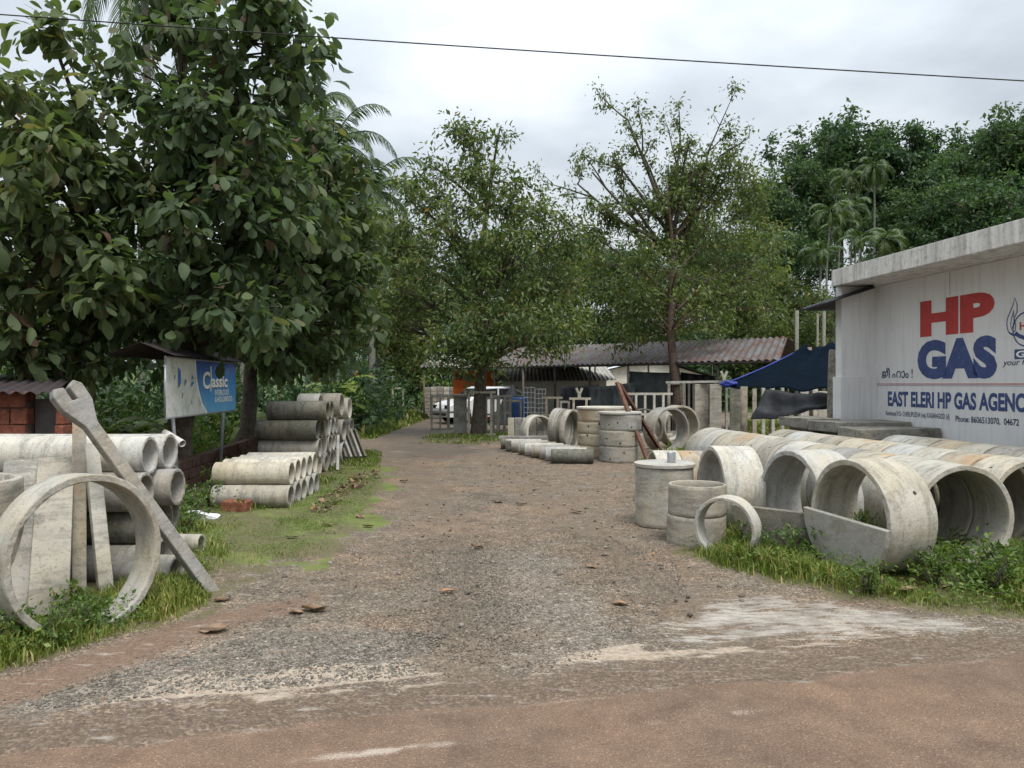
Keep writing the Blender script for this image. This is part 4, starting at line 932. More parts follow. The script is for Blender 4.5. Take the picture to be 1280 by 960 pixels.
# block stack (palisade of stacked panels)
random.seed(21)
for k in range(9):
    mb = MB(); mb.box((0, 0, .72), (.3, .5, 1.44+random.uniform(-.04, .04)), bev=.02)
    for zz_ in range(1, 8): mb.box((0, -.255, zz_*.18), (.27, .02, .012))
    tag(mb.build('panel_pile', M['conc_white' if k % 2 else 'conc_grey'], M=Matrix.Translation((-4.38+k*.33, 39.5, 0))), f'{ORD[k]} pile from the left among pale stacked wall panels far down the drive', 'panel pile', 'row of pale stacked wall panels')

# ---------- white car
def car():
    t = empty('parked_car', (-2.90, 30.6, 0), .5); tag(t, 'small white car with dark windows parked behind the frames and first tree', 'car')
    prof = [(0, .28), (0, .62), (.08, .78), (.35, .90), (1.0, 1.0), (1.45, 1.40), (1.75, 1.50), (2.9, 1.50), (3.35, 1.30), (3.6, .95), (3.72, .9), (3.75, .3)]
    def arch(cx_): return [(cx_+.33*math.cos(a), .28+.36*math.sin(a)) for a in [math.pi*i/8 for i in range(9)]]
    low = [(3.75, .28)]+arch(2.98)+arch(.72)
    poly = prof+low[1:]
    mb = MB(); mb.prism(poly, 1.55, Matrix.Rotation(R(90), 4, 'X') @ Matrix.Translation((0, 0, -.78)))
    me = mb.mesh('body'); bm = bmesh.new(); bm.from_mesh(me)
    bmesh.ops.bevel(bm, geom=[e for e in bm.edges if abs(e.verts[0].co.y-e.verts[1].co.y) < .01 and max(e.verts[0].co.z, e.verts[1].co.z) > .5], offset=.06, segments=3, affect='EDGES'); bm.to_mesh(me); bm.free()
    link('body', me, M['white_paint'], t)
    for s in (-1, 1):
        for poly_ in ([(1.15, 1.02), (1.52, 1.38), (2.2, 1.42), (2.2, 1.0)], [(2.28, 1.0), (2.28, 1.42), (2.9, 1.40), (3.3, 1.22), (3.35, 1.02)]):
            mb = MB(); mb.prism(poly_, .012, Matrix.Translation((0, s*.775, 0)) @ Matrix.Rotation(R(90), 4, 'X')); mb.build('window', M['glass'], t)
    mb = MB(); mb.add([(1.02, -.62, 1.03), (1.02, .62, 1.03), (1.43, .55, 1.41), (1.43, -.55, 1.41)], [(0, 1, 2, 3)], M=Matrix.Translation((-.03, 0, .012))); mb.build('windscreen', M['glass'], t)
    for cx_ in (.72, 2.98):
        for s in (-1, 1):
            mb = MB(); mb.tube([(cx_, s*.60, .3), (cx_, s*.79, .3)], [.3, .3], 24); w_ = mb.build('wheel', M['rubber'], t)
            mb = MB(); mb.tube([(cx_, s*.79, .3), (cx_, s*.80, .3)], [.19, .15], 16); mb.build('rim', M['steel'], w_)
    for s in (-1, 1):
        mb = MB(); mb.box((.06, s*.58, .68), (.14, .28, .15), bev=.03); mb.build('headlight', M['glass'], t)
    mb = MB(); mb.box((-.01, 0, .42), (.08, 1.3, .16), bev=.02); mb.build('bumper', M['rubber'], t)
    return t
car()

# ---------- precast frames
def grid_frame(px0, px1, ytop, Y, cols, rws, label, group='precast door and window frames', b=.07, mat='conc_grey', rot=0, extra=0, depth=.08, name='precast_grille', legs=0):
    a_ = at(px0, 0, Y); w_ = (px1-px0)*Y/F; h_ = at(0, ytop, Y).z
    mb = MB()
    for i in range(cols+1):
        x = w_*i/cols; mb.box((x, 0, h_/2), (b, depth, h_), bev=.006)
    for j in range(rws+1):
        z = h_-b/2-(h_-b)*(j/rws)*(1 if not legs else (1-legs))
        mb.box((w_/2, .002, z), (w_+extra*2+b+.01, depth*.92, b), bev=.006)
    o = mb.build(name, M[mat], M=Matrix.Translation((a_.x, Y, 0)) @ Matrix.Rotation(rot, 4, 'Z')); tag(o, label, 'concrete frame', group); return o
grid_frame(539.5, 561, 494, 26.5, 2, 2, 'light frame with three uprights left of the tree in front of the car', mat='conc_grey')
grid_frame(560, 586, 494, 26.8, 2, 2, 'frame continuing right in front of the car door', mat='conc_grey')
grid_frame(586, 614, 489, 23.6, 1, 1, 'large open frame standing around the first tree trunk', extra=.1, mat='conc_cream')
grid_frame(608, 622, 496, 25.2, 2, 2, 'narrow frame right behind the first tree trunk')
grid_frame(617, 638, 494, 25.8, 3, 2, 'three-bay frame between the first tree and the blue drum')
grid_frame(630, 651, 500, 26.0, 1, 1, 'low open frame in front of the blue drum', legs=.0)
grid_frame(683, 697, 496, 24.5, 1, 2, 'cream frame with H-shaped bars behind the leaning ring', mat='conc_cream', extra=.12)
grid_frame(701, 711, 501, 24.2, 1, 1, 'small open frame left of the forked white post', mat='conc_cream')
grid_frame(717, 733, 497, 24.0, 1, 3, 'frame right under the small forked white post', mat='conc_cream', extra=.1)
grid_frame(795, 829, 491, 23.5, 3, 2, 'wide pale frame with four uprights behind the rusty beams', mat='conc_white', extra=.25)
grid_frame(836, 855, 477, 24.5, 1, 1, 'tall pale door frame left of the second tree', mat='conc_grey', b=.09)
grid_frame(861, 867, 477, 24.6, 1, 1, 'narrow tall frame right of the second tree', mat='conc_grey')
grid_frame(908, 916, 483, 23.5, 1, 1, 'tall narrow frame under the blue tarp edge', mat='conc_white')
for k, (px0, px1, yt) in enumerate(((655, 668, 484), (669, 682, 486))):
    grid_frame(px0, px1, yt, 24.8+.5*k, 3, 9, ('left steel lattice panel leaning behind the leaning rings', 'right steel lattice panel leaning behind the leaning rings')[k], 'steel lattice panels', .025, 'steel', 0, 0, .025, 'lattice_panel')
# long top beam across frames
beam('top_beam', at(833, 478, 24.2), at(905, 477, 23.2), .12, .07, M['conc_white'], 'long pale beam lying across the tall panels right of the second tree', 'concrete beam')
beam('leaning_post', gp(858, 541)+Vector((0, .3, 0)), at(851, 478, 24.0), .08, .08, M['conc_white'], 'single pale post leaning against the long beam by the second tree', 'concrete post')
def yfork(px, pyb, pyt, Y, label):
    a_ = at(px, pyb, Y); b_ = at(px, pyt, Y); h_ = b_.z-a_.z; mb = MB()
    mb.box((0, 0, (h_-.12)/2), (.10, .09, h_-.12), bev=.01)
    for s in (-1, 1): mb.box((0, 0, 0), (.07, .08, .20), Matrix.Translation((s*.055, 0, h_-.07)) @ Matrix.Rotation(s*R(22), 4, 'Y'), bev=.01)
    tag(mb.build('forked_post', M['conc_cream'], M=Matrix.Translation(a_)), label, 'concrete post', 'small forked posts in the yard')
yfork(724, 497, 486, 24.1, 'small white forked post head rising above the frames right of the lattices'); yfork(905, 477, 465, 23.1, 'small cream forked post head rising above the long beam')
def panel(px0, px1, yt, Y, mat, label, n=1, lean=0, ob='wall_panel'):
    a_ = at(px0, 0, Y); w_ = (px1-px0)*Y/F; h_ = at(0, yt, Y).z; mb = MB(); mb.box((w_/2, 0, h_/2), (w_-.02, .06, h_), bev=.008)
    k_ = int(w_/.11)
    for i in range(1, k_): mb.box((i*w_/k_, -.032, h_/2), (.014, .006, h_*.97))
    tag(mb.build(ob, M[mat], M=Matrix.Translation((a_.x, Y, 0)) @ Matrix.Rotation(lean, 4, 'X')), label, 'concrete panel', 'tall ribbed concrete panels')
panel(868, 886, 480, 23.6, 'conc_grey', 'left tall ribbed grey panel standing right of the second tree'); panel(886.5, 902, 480, 23.2, 'conc_grey', 'right tall ribbed grey panel just left of the blue tarp')
panel(838, 848, 482, 25.2, 'conc_grey', 'narrow grey panel inside the tall door frame'); panel(912, 926, 486, 21.5, 'conc_dark', 'dark ribbed panel under the corner of the blue tarp'); panel(940, 946, 486, 22, 'conc_grey', 'narrow grey panel right of the tarp post')
panel(1000, 1022, 487, 21, 'conc_white', 'pale panel glimpsed above the hanging black tarp'); panel(1022, 1034, 489, 20.5, 'conc_cream', 'cream panel left of the log post, behind the tarp')
for k, px in enumerate((954, 966, 978, 1012, 1020)):
    a_ = at(px, 0, 20.5+.2*k); mb = MB(); mb.box((0, 0, .78), (.08, .08, 1.56), bev=.006); tag(mb.build('concrete_post', M['conc_white'], M=Matrix.Translation((a_.x, a_.y, 0))), f'{ORD[k]} thin pale post from the left behind the hanging black tarp', 'concrete post', 'thin pale posts behind the hanging tarp')
mb = MB(); mb.box((-1.66, 24.4, .6), (.40, .5, 1.2), bev=.01); mb.box((-1.55, 24.35, 1.235), (.75, .7, .07), bev=.01)
tag(mb.build('concrete_cupboard', M['conc_grey']), 'grey concrete box with a pale top slab left of the first tree trunk', 'concrete box')
# blue drum, black heap, curtains
t = empty('blue_drum', tuple(at(649, 522, 27.5).xy)+(0,)); tag(t, 'blue plastic drum with ribs behind the low frame', 'drum')
mb = MB(); zs_ = []; 
for i in range(13): zs_.append((0, 0, i*.095))
mb.tube(zs_, [.25 if i in (0, 12) else (.30 if i % 3 else .315) for i in range(13)], 20); mb.build('body', M['blue_plastic'], t)
mb = MB(); mb.tube([(0, 0, 1.141), (0, 0, 1.19)], [.24, .22], 20); mb.build('lid', M['black'], t)
def heap(name, c, rx, ry, h_, mat, label, cat, seed=0, n=40, rough=.12, power=1.0, kind=None):
    V = []; 
    for j in range(n//2+1):
        for i in range(n):
            a = 2*math.pi*i/n; r_ = j/(n//2); q = fbm(np.array([math.cos(a)*r_*2+5+seed]), np.array([math.sin(a)*r_*2+5]), 4, seed)[0]-.5
            V.append((c[0]+math.cos(a)*r_*rx*(1+q*.4), c[1]+math.sin(a)*r_*ry*(1+q*.4), max(-.03, h_*(1-r_**power)+q*rough*(1-r_)+(-.03 if r_ > .98 else 0))))
    fs = [(j*n+i, j*n+(i+1) % n, (j+1)*n+(i+1) % n, (j+1)*n+i) for j in range(n//2) for i in range(n)]
    mb = MB(); mb.add(V, fs, True); return tag(mb.build(name, mat), label, cat, kind=kind)
heap('covered_heap', at(641, 500, 30).xy, 1.0, .7, 1.5, M['black'], 'heap under a black plastic sheet behind the frames by the blue drum', 'covered heap', 3, rough=.5)
o = drape('tarp_curtain', [at(700, 483, 28.0), at(748, 480, 27.0), (1.08*27*.105*1.05, 27.0, .25), (1.8, 28.0, .25)], M['black'], sag=.08, fold=.09, fr_=16, seed=2)
tag(o, 'black plastic curtain hanging left of the rusty beams under the shed', 'tarp')
a_, b_ = at(738, 484, 26.9), at(790, 478, 25.6); o = drape('tarp_curtain', [a_, b_, (b_.x, b_.y, .15), (a_.x, a_.y, .15)], M['greytarp'], sag=.1, fold=.09, fr_=15, seed=6); tag(o, 'dark grey plastic curtain hanging behind the rusty beams', 'tarp')
a_, b_ = at(785, 464, 26.5), at(850, 466, 25.0); o = drape('tarp_curtain', [a_, b_, (b_.x, b_.y, .3), (a_.x, a_.y, .3)], M['greytarp'], sag=.05, fold=.06, fr_=12, seed=7); tag(o, 'bluish grey plastic curtain left of the second tree under the shed', 'tarp')
a_, b_ = at(850, 465, 25.3), at(893, 470, 24.6); o = drape('tarp_curtain', [a_, b_, (b_.x, b_.y, .3), (a_.x, a_.y, .3)], M['black'], sag=.05, fold=.06, fr_=12, seed=8); tag(o, 'black plastic curtain behind the second tree trunk', 'tarp')
# blue tarp canopy
cp = empty('blue_tarp_canopy', (5.2, 15.5, 0)); bpy.context.view_layer.update(); tag(cp, 'dark blue tarp canopy stretched between a post and the white building', 'canopy')
ca, cb_, cc, cd = at(903, 481, 15.6), at(1056, 484, 14.2), at(1062, 428, 17.6), at(1006, 434, 18.4)
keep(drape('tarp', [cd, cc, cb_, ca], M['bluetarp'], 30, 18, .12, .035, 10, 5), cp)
mb = MB(); mb.tube([ca.lerp(cd, i/10)-Vector((0, 0, .04*math.sin(math.pi*i/10))) for i in range(11)], .018, 6); keep(mb.build('blue_edge', M['blueedge']), cp)
bm = bmesh.new(); bmesh.ops.create_icosphere(bm, subdivisions=3, radius=.1)
for v in bm.verts: v.co = Vector((v.co.x*1.9, v.co.y*.6, v.co.z*.7))*(1+.25*math.sin(v.co.x*40)*math.cos(v.co.z*33))
me = bpy.data.meshes.new('knot'); bm.to_mesh(me); bm.free(); o = link('tarp_bundle', me, M['blueedge'], M=Matrix.Translation(ca+Vector((.15, 0, .02)))); keep(o, cp)
mb = MB(); p = gp(930, 573); pp = at(930, 486, 15.3); mb.tube([(pp.x, 15.3, 0), (pp.x, 15.3, 1.55)], .07, 10); keep(mb.build('post', M['wood']), cp)
mb = MB(); mb.tube([(p.x+2.2, 18.2, 0), at(1012, 434, 18.2)], .05, 8); keep(mb.build('post', M['wood']), cp)
p = at(1041, 437, 13.8); mb = MB(); mb.tube([(p.x, 13.8, 0), (p.x-.02, 13.8, 1.2), (p.x, 13.8, 2.1), (p.x, 13.8, p.z)], [.085, .08, .075, .06], 10); tag(mb.build('log_post', plain('pale_mottled_log', (.22, .2, .17), .9, 0, .5, 14, (.06, .06, .05), .6)), 'rough mottled log post standing beside the white building pier', 'post')
o = drape('hanging_tarp', [at(957, 487, 14.9), at(1038, 492, 13.9), at(1036, 508, 13.9), at(938, 524, 14.8)], M['black'], sag=.10, fold=.03, seed=3); tag(o, 'black tarp slung low between posts under the blue canopy', 'tarp')
# gravel heap and bits
m = M['gravel_heap'] = plain('dark_gravel', (.085, .088, .095), .95, 0, .5, 60, (.16, .16, .17), .6, 1.0)
heap('gravel_heap', (3.75, 14.0), 1.45, 1.5, .52, m, 'heap of dark grey gravel behind the front rings', 'gravel heap', 4, 72, .06, .9)
p = at(915, 547, 17.5); place(ring_mesh('ring_mesh', .24, .03, .62, 40, (), 95, lens=3), M['conc_white'], 'short_pipe', lying(p.x-.2, 17.3, .24, 10), 'white pipe lying behind the gravel heap beside the tarp post', 'concrete pipe')
# bare poles near the canopy
for k, (px, y0_, Y_, r_) in enumerate(((995, 388, 24, .06), (1029, 384, 23, .05), (1021, 392, 26, .035))):
    a_ = at(px, y0_, Y_); mb = MB(); mb.tube([(a_.x, Y_, 0), (a_.x+.03, Y_, a_.z)], [r_*1.2, r_], 8); tag(mb.build('wooden_pole', M['palm_bark']), ('thick bare pole rising behind the right end of the rusted roof', 'slim bare pole rising behind the blue canopy', 'thinnest bare pole behind the canopy')[k], 'pole', 'bare poles behind the canopy')
# far end: gate frame, barrel, motorcycle, excavator
grid_frame(491, 504, 484, 48, 1, 1, 'distant pale portal frame at the far end of the drive', None, .12, 'conc_cream')
p = gp(462, 514.5); mb = MB(); mb.tube([(0, 0, 0), (0, 0, .02), (0, 0, .46), (0, 0, .5)], [.22, .24, .24, .2], 20); tag(mb.build('white_barrel', M['conc_white'], M=Matrix.Translation(p)), 'small cream barrel beside the motorcycle at the far bend', 'barrel')
mt_ = empty('motorcycle', tuple(gp(474, 513).xy)+(0,), .9); tag(mt_, 'dark motorcycle parked at the far left bend of the drive', 'motorcycle')
for x_ in (-.62, .62):
    mb = MB(); n = 20; mb.tube([(x_+.27*math.cos(i/n*6.283), 0, .3+.27*math.sin(i/n*6.283)) for i in range(n+1)], .05, 8, cap=False); mb.build('wheel', M['rubber'], mt_)
mb = MB(); mb.tube([(-.5, 0, .45), (-.1, 0, .45), (.25, 0, .75)], .09, 8); mb.tube([(.25, 0, .78), (.62, 0, .3)], .03, 8); mb.box((0, 0, .4), (.35, .22, .3), bev=.04); mb.build('frame', M['steel'], mt_)
mb = MB(); mb.tube([(-.05, 0, .82), (.15, 0, .88), (.3, 0, .8)], [.09, .13, .07], 10); mb.build('fuel_tank', M['rubber'], mt_); mb = MB(); mb.tube([(-.65, 0, .82), (-.35, 0, .78), (-.05, 0, .78)], [.07, .11, .08], 10); mb.build('seat', M['rubber'], mt_)
mb = MB(); mb.tube([(.3, -.33, 1.02), (.36, 0, .95), (.3, .33, 1.02)], .02, 6); mb.tube([(.36, 0, .95), (.5, 0, .6)], .02, 6); mb.build('handlebar', M['steel'], mt_)
ex = empty('excavator', tuple(at(440, 510, 52).xy)+(0,)); tag(ex, 'orange-yellow excavator arm rising behind the far left troughs', 'excavator')
mb = MB(); mb.tube([(-.6, 0, 1.0), (.3, 0, 2.3), (1.0, 0, 1.9), (1.5, 0, 1.0)], [.2, .2, .16, .12], 6); mb.build('arm', M['yellow_orange'], ex)
mb = MB(); mb.box((-1.5, 0, 1.2), (1.9, 1.6, 1.1), bev=.08); mb.box((-1.3, -.4, 2.0), (.9, .8, .8), bev=.06); mb.build('cab', M['yellow_orange'], ex); mb = MB(); mb.box((-1.5, 0, .35), (2.4, 2.0, .6), bev=.2); mb.build('track', M['rubber'], ex)
mb = MB(); mb.box((1.6, 0, .75), (.5, .7, .5), bev=.05); mb.build('bucket', M['rust_steel'], ex)
# ---------- leaves
T_BIG = (np.array([[0, 0, 0], [.16, .10, .02], [.17, 0, 0], [.16, -.10, .02], [.42, .235, .02], [.43, 0, -.04], [.42, -.235, .03], [.68, .27, -.04], [.7, 0, -.12], [.68, -.26, -.06], [.89, .16, -.14], [.9, 0, -.2], [.88, -.17, -.17], [1, 0, -.27]], float),
         [[(0, 2, 1), (0, 3, 2), (10, 11, 13), (11, 12, 13)], [(1, 2, 5, 4), (2, 3, 6, 5), (4, 5, 8, 7), (5, 6, 9, 8), (7, 8, 11, 10), (8, 9, 12, 11)]])
T_MID = (np.array([[0, 0, 0], [.45, .24, .05], [.5, 0, -.04], [.45, -.24, .05], [1, 0, -.12]], float), [[(0, 2, 1), (0, 3, 2), (1, 2, 4), (2, 3, 4)]])
T_SML = (np.array([[0, 0, 0], [.5, .26, .06], [1, 0, -.1], [.5, -.26, .06]], float), [[(0, 2, 1), (0, 3, 2)]])
def leaves(name, P, Dv, U, size, tpl, tint, wscale=1.0):
    n = len(P); tv, tf = tpl; k = len(tv)
    x = Dv/np.linalg.norm(Dv, axis=1, keepdims=True)
    z = U-x*np.sum(U*x, 1, keepdims=True); z /= np.linalg.norm(z, axis=1, keepdims=True)+1e-9; y = np.cross(z, x)
    t = tv[None]*np.ones((n, 1, 1)); t[:, :, 1] *= wscale; rr_ = np.random.default_rng(n); t[:, :, 1] *= rr_.uniform(.65, 1.2, (n, 1)); t[:, :, 2] *= rr_.uniform(-.3, 2.6, (n, 1)); t[:, :, 1] += .10*t[:, :, 0]**2*rr_.normal(size=(n, 1))
    V = (t[:, :, 0:1]*x[:, None]+t[:, :, 1:2]*y[:, None]+t[:, :, 2:3]*z[:, None])*np.asarray(size).reshape(-1, 1, 1)+P[:, None]
    base = (np.arange(n)*k)[:, None, None]
    fs = [(base+np.array(f)[None]).reshape(-1, len(f[0])) for f in tf]
    return np_mesh(name, V.reshape(-1, 3), fs, np.repeat(tint, k))
def rvec(n, r): v = r.normal(size=(n, 3)); return v/np.linalg.norm(v, axis=1, keepdims=True)
def cluster_leaves(name, C, nper, spread, size, tpl, seed, out=None, droop=.4, wscale=1.0, tint_bias=None, whorl=False, sizevar=.45):
    r = np.random.default_rng(seed); C = np.asarray(C, float); n = len(C)*nper
    idx = np.repeat(np.arange(len(C)), nper); ctr = C.mean(0)
    rad = np.minimum(np.abs(r.normal(size=(n, 1))), 1.55)*spread*np.array([[1, 1, .75]]); d0 = rvec(n, r)
    if whorl:
        P = C[idx]+d0*rad*.55; Dv = d0+rvec(n, r)*.35+np.array([0, 0, -droop]); Dv[:, 2] = np.clip(Dv[:, 2], -1.1, .6)
        U = np.array([[0, 0, 1.0]])+r.normal(size=(n, 3))*.42+d0*.3
    else:
        P = C[idx]+d0*rad; Dv = d0*.7+rvec(n, r)*.8+np.array([0, 0, -droop]); U = rvec(n, r)*.75+np.array([[0, 0, .8]])
    ct = r.uniform(-.22, .22, len(C)); tint = np.clip(r.beta(2, 2.6, n)+ct[idx], 0, 1)
    rare = r.random(n); tint = np.where(rare > .985, 1.0, np.minimum(tint, .93))
    if tint_bias is not None: tint = np.clip(tint+tint_bias, 0, 1)
    return leaves(name, P, Dv, U, size*(1+r.uniform(-sizevar, sizevar, n)), tpl, tint, wscale)
def bez(a, b, c, n):
    return [a*(1-t)**2+b*2*t*(1-t)+c*t*t for t in [i/n for i in range(n+1)]]
def in_lobe(l, r):
    d = r.normal(size=3); d /= np.linalg.norm(d); q = r.random()**.38
    return Vector((l[0]+d[0]*l[3]*q, l[1]+d[1]*l[4]*q, l[2]+d[2]*l[5]*q))
def make_tree(name, label, cat, group, base, tr, fork_z, lobes, leafspec, bark, lmat, seed, lean=(0, 0), show_limbs=1.0, parts=None):
    """lobes: (x,y,z,rx,ry,rz,clusters); leafspec: dict(nper, spread, size, tpl, droop, w, whorl)"""
    r = np.random.default_rng(seed); base = Vector((base[0], base[1], 0)); mb = MB(); C = []
    zt = max(l[2] for l in lobes)*.93
    top = Vector((base.x+lean[0], base.y+lean[1], zt)); tp = []; nn = 10
    for i in range(nn+1):
        t = i/nn; w = .10*math.sin(t*5+seed)+.06*math.sin(t*11+seed*2)
        tp.append(base.lerp(top, t)+Vector((w, w*.6, 0)))
    mb.tube([base+Vector((0, 0, -.15)), base+Vector((0, 0, .12))]+tp[1:], [tr*1.45, tr*1.15]+[tr*(1-.88*(i/nn)**1.1) for i in range(1, nn+1)], 10)
    for l in lobes:
        lc = Vector(l[:3]); h0 = max(fork_z, min(zt*.85, lc.z-.55*math.hypot(lc.x-base.x, lc.y-base.y)-.5)); t0 = min(.93, h0/zt)
        s = tp[min(nn-1, int(t0*nn))].lerp(tp[min(nn, int(t0*nn)+1)], (t0*nn) % 1)
        mid = s.lerp(lc, .5)+Vector((0, 0, .12*(lc-s).length)); pts = bez(s, mid, lc, 7); r0 = tr*(.52-.3*t0)*show_limbs
        mb.tube(pts, [r0*(1-.6*i/7) for i in range(8)], 7)
        for k in range(int(l[6])):
            c = in_lobe(l, r); C.append(c); s2 = pts[3+int(r.random()*4.9)]
            m2 = s2.lerp(c, .5)+Vector(r.normal(size=3)*.1*(c-s2).length)
            mb.tube(bez(s2, m2, c, 4), [r0*.3, r0*.24, r0*.18, r0*.13, .008], 5)
    root = empty(name, base); bpy.context.view_layer.update(); tag(root, label, cat, group)
    keep(mb.build('trunk', bark), root)
    S = leafspec
    me = cluster_leaves('crown', C, S['nper'], S['spread'], S['size'], S['tpl'], seed+5, droop=S.get('droop', .4), wscale=S.get('w', 1), whorl=S.get('whorl', False), tint_bias=S.get('bias'))
    keep(link('crown', me, lmat), root); return root
def PL(px, py, Y, rx, ry, rd, n):      # lobe given by where it is seen
    p = at(px, py, Y); return (p.x, p.y, p.z, rx*Y/F, rd, ry*Y/F, n)

TK = dict(nper=27, spread=.47, size=.205, tpl=T_BIG, droop=.6, w=1.1, whorl=True)
lob1 = [PL(30, 175, 10.5, 75, 70, 1.4, 20), PL(110, 235, 10.5, 80, 70, 1.4, 26), PL(40, 300, 10, 80, 75, 1.3, 26), PL(120, 350, 10.5, 80, 60, 1.3, 24), PL(10, 400, 10.5, 90, 50, 1.3, 20),
        PL(65, 50, 11, 45, 45, 1.0, 6), PL(20, 110, 11, 30, 35, 1.0, 4), PL(-70, 220, 10.5, 90, 130, 1.6, 34), PL(120, 150, 11, 50, 45, 1.1, 8), PL(60, 440, 10.5, 90, 30, 1.1, 10)]
make_tree('teak_tree', 'leftmost large-leaved teak tree at the picture edge behind the laterite hut', 'tree', 'large-leaved teak trees on the left', (-6.8, 11.5), .17, 2.0, lob1, TK, M['bark'], M['teak'], 11, (.3, .2))
lob2 = [PL(225, 110, 12, 75, 75, 1.4, 26), PL(330, 40, 11.6, 70, 55, 1.1, 26), PL(235, 20, 12, 50, 45, 1.0, 13), PL(290, 170, 11.5, 85, 75, 1.4, 34), PL(200, 230, 11.5, 75, 60, 1.3, 24),
        PL(250, 300, 11.2, 90, 65, 1.4, 32), PL(340, 260, 11.6, 75, 75, 1.4, 30), PL(190, 380, 11.5, 80, 45, 1.3, 22), PL(290, 390, 11.3, 80, 50, 1.3, 24), PL(365, 95, 11.5, 28, 24, .6, 5), PL(250, -60, 12, 120, 60, 1.3, 26), PL(330, 120, 11.8, 40, 40, 1.0, 8), PL(160, 440, 13.2, 70, 28, .9, 10), PL(260, 425, 13.6, 60, 26, .8, 9)]
make_tree('teak_tree', 'tallest large-leaved teak tree rising behind the blue signboard', 'tree', 'large-leaved teak trees on the left', (-5.35, 12.2), .22, 2.2, lob2, TK, M['bark'], M['teak'], 12, (.15, -.2))
TK3 = dict(TK, size=.22, spread=.52, nper=27)
lob3 = [PL(370, 240, 15, 60, 70, 1.6, 26), PL(420, 300, 15.5, 50, 70, 1.6, 26), PL(350, 330, 15, 70, 60, 1.6, 26), PL(410, 390, 15.5, 60, 55, 1.6, 26), PL(330, 410, 15, 60, 40, 1.5, 16), PL(395, 170, 15.5, 40, 35, 1.1, 10), PL(440, 350, 16, 34, 60, 1.2, 14), PL(370, 440, 15.5, 60, 28, 1.3, 12), PL(425, 225, 15.5, 32, 45, 1.0, 9), PL(452, 290, 16, 24, 40, .9, 7), PL(345, 455, 16.5, 60, 22, .9, 8), PL(425, 440, 17, 40, 28, 1, 7)]
make_tree('teak_tree', 'large-leaved teak tree over the tall pipe stack at the drive edge', 'tree', 'large-leaved teak trees on the left', (-5.75, 15.8), .18, 2.0, lob3, TK3, M['bark'], M['teak'], 13, (.8, .2))
# jack / mango type trees in the yard
MG = dict(nper=70, spread=.42, size=.19, tpl=T_MID, droop=.25, w=.95)
t1 = [PL(600, 220, 23, 60, 50, 1.5, 26), PL(585, 165, 23, 34, 26, .8, 8), PL(520, 260, 23.5, 45, 40, 1.3, 16), PL(660, 270, 23, 50, 45, 1.5, 22), PL(560, 300, 22.6, 75, 50, 1.9, 32), PL(640, 330, 22.5, 75, 50, 1.9, 32),
      PL(520, 370, 23, 60, 50, 1.7, 26), PL(610, 400, 22, 75, 45, 1.8, 30), PL(690, 360, 23.5, 40, 60, 1.4, 16), PL(570, 435, 22.5, 50, 20, 1.2, 8), PL(650, 425, 22.4, 50, 24, 1.2, 9), PL(535, 205, 23.3, 22, 22, .6, 4), PL(625, 160, 23, 14, 16, .5, 2), PL(490, 310, 24, 45, 55, 1.4, 18), PL(480, 400, 24, 40, 50, 1.4, 14), PL(700, 300, 23.5, 36, 36, 1.2, 10), PL(590, 455, 22.2, 60, 16, 1.2, 8), PL(700, 415, 23, 40, 30, 1.2, 9)]
MG1 = dict(MG, nper=80, spread=.42, size=.155)
make_tree('broadleaf_tree', 'bushy tree with a bright lower crown whose trunk stands among the concrete frames', 'tree', 'two leafy trees in the yard', (-1.05, 23.7), .215, 2.1, t1, MG1, M['bark'], M['mango'], 21, (.3, .3))
t2 = [PL(860, 290, 26, 70, 50, 1.9, 32), PL(900, 240, 26.5, 55, 40, 1.5, 15), PL(790, 330, 25.5, 70, 50, 1.9, 30), PL(920, 330, 26, 55, 55, 1.8, 24), PL(850, 370, 25, 85, 40, 1.9, 30), PL(770, 390, 25.5, 50, 35, 1.6, 16), PL(930, 385, 26, 50, 35, 1.5, 14), PL(800, 425, 25.8, 60, 14, 1.2, 7), PL(745, 300, 26, 25, 30, 1, 6), PL(880, 215, 26, 50, 32, 1.3, 14), PL(835, 240, 26, 50, 30, 1.3, 9), PL(920, 235, 26, 35, 35, 1.2, 10), PL(935, 270, 26.5, 40, 45, 1.4, 13), PL(960, 340, 27, 30, 50, 1.2, 10), PL(840, 260, 25.6, 35, 30, 1.1, 7), PL(845, 340, 24.2, 75, 40, .8, 8), PL(850, 398, 24.1, 70, 20, .7, 6), PL(800, 370, 24.3, 40, 40, .8, 4)]
MG2 = dict(MG, nper=70, spread=.44, size=.15, bias=-.03)
tt = make_tree('broadleaf_tree', 'tree with bare twiggy branches on top and reddish trunk before the rusted roof', 'tree', 'two leafy trees in the yard', (5.45, 24.6), .19, 3.3, t2, MG2, M['bark_brown'], M['mango'], 22, (-.35, .6), .62)
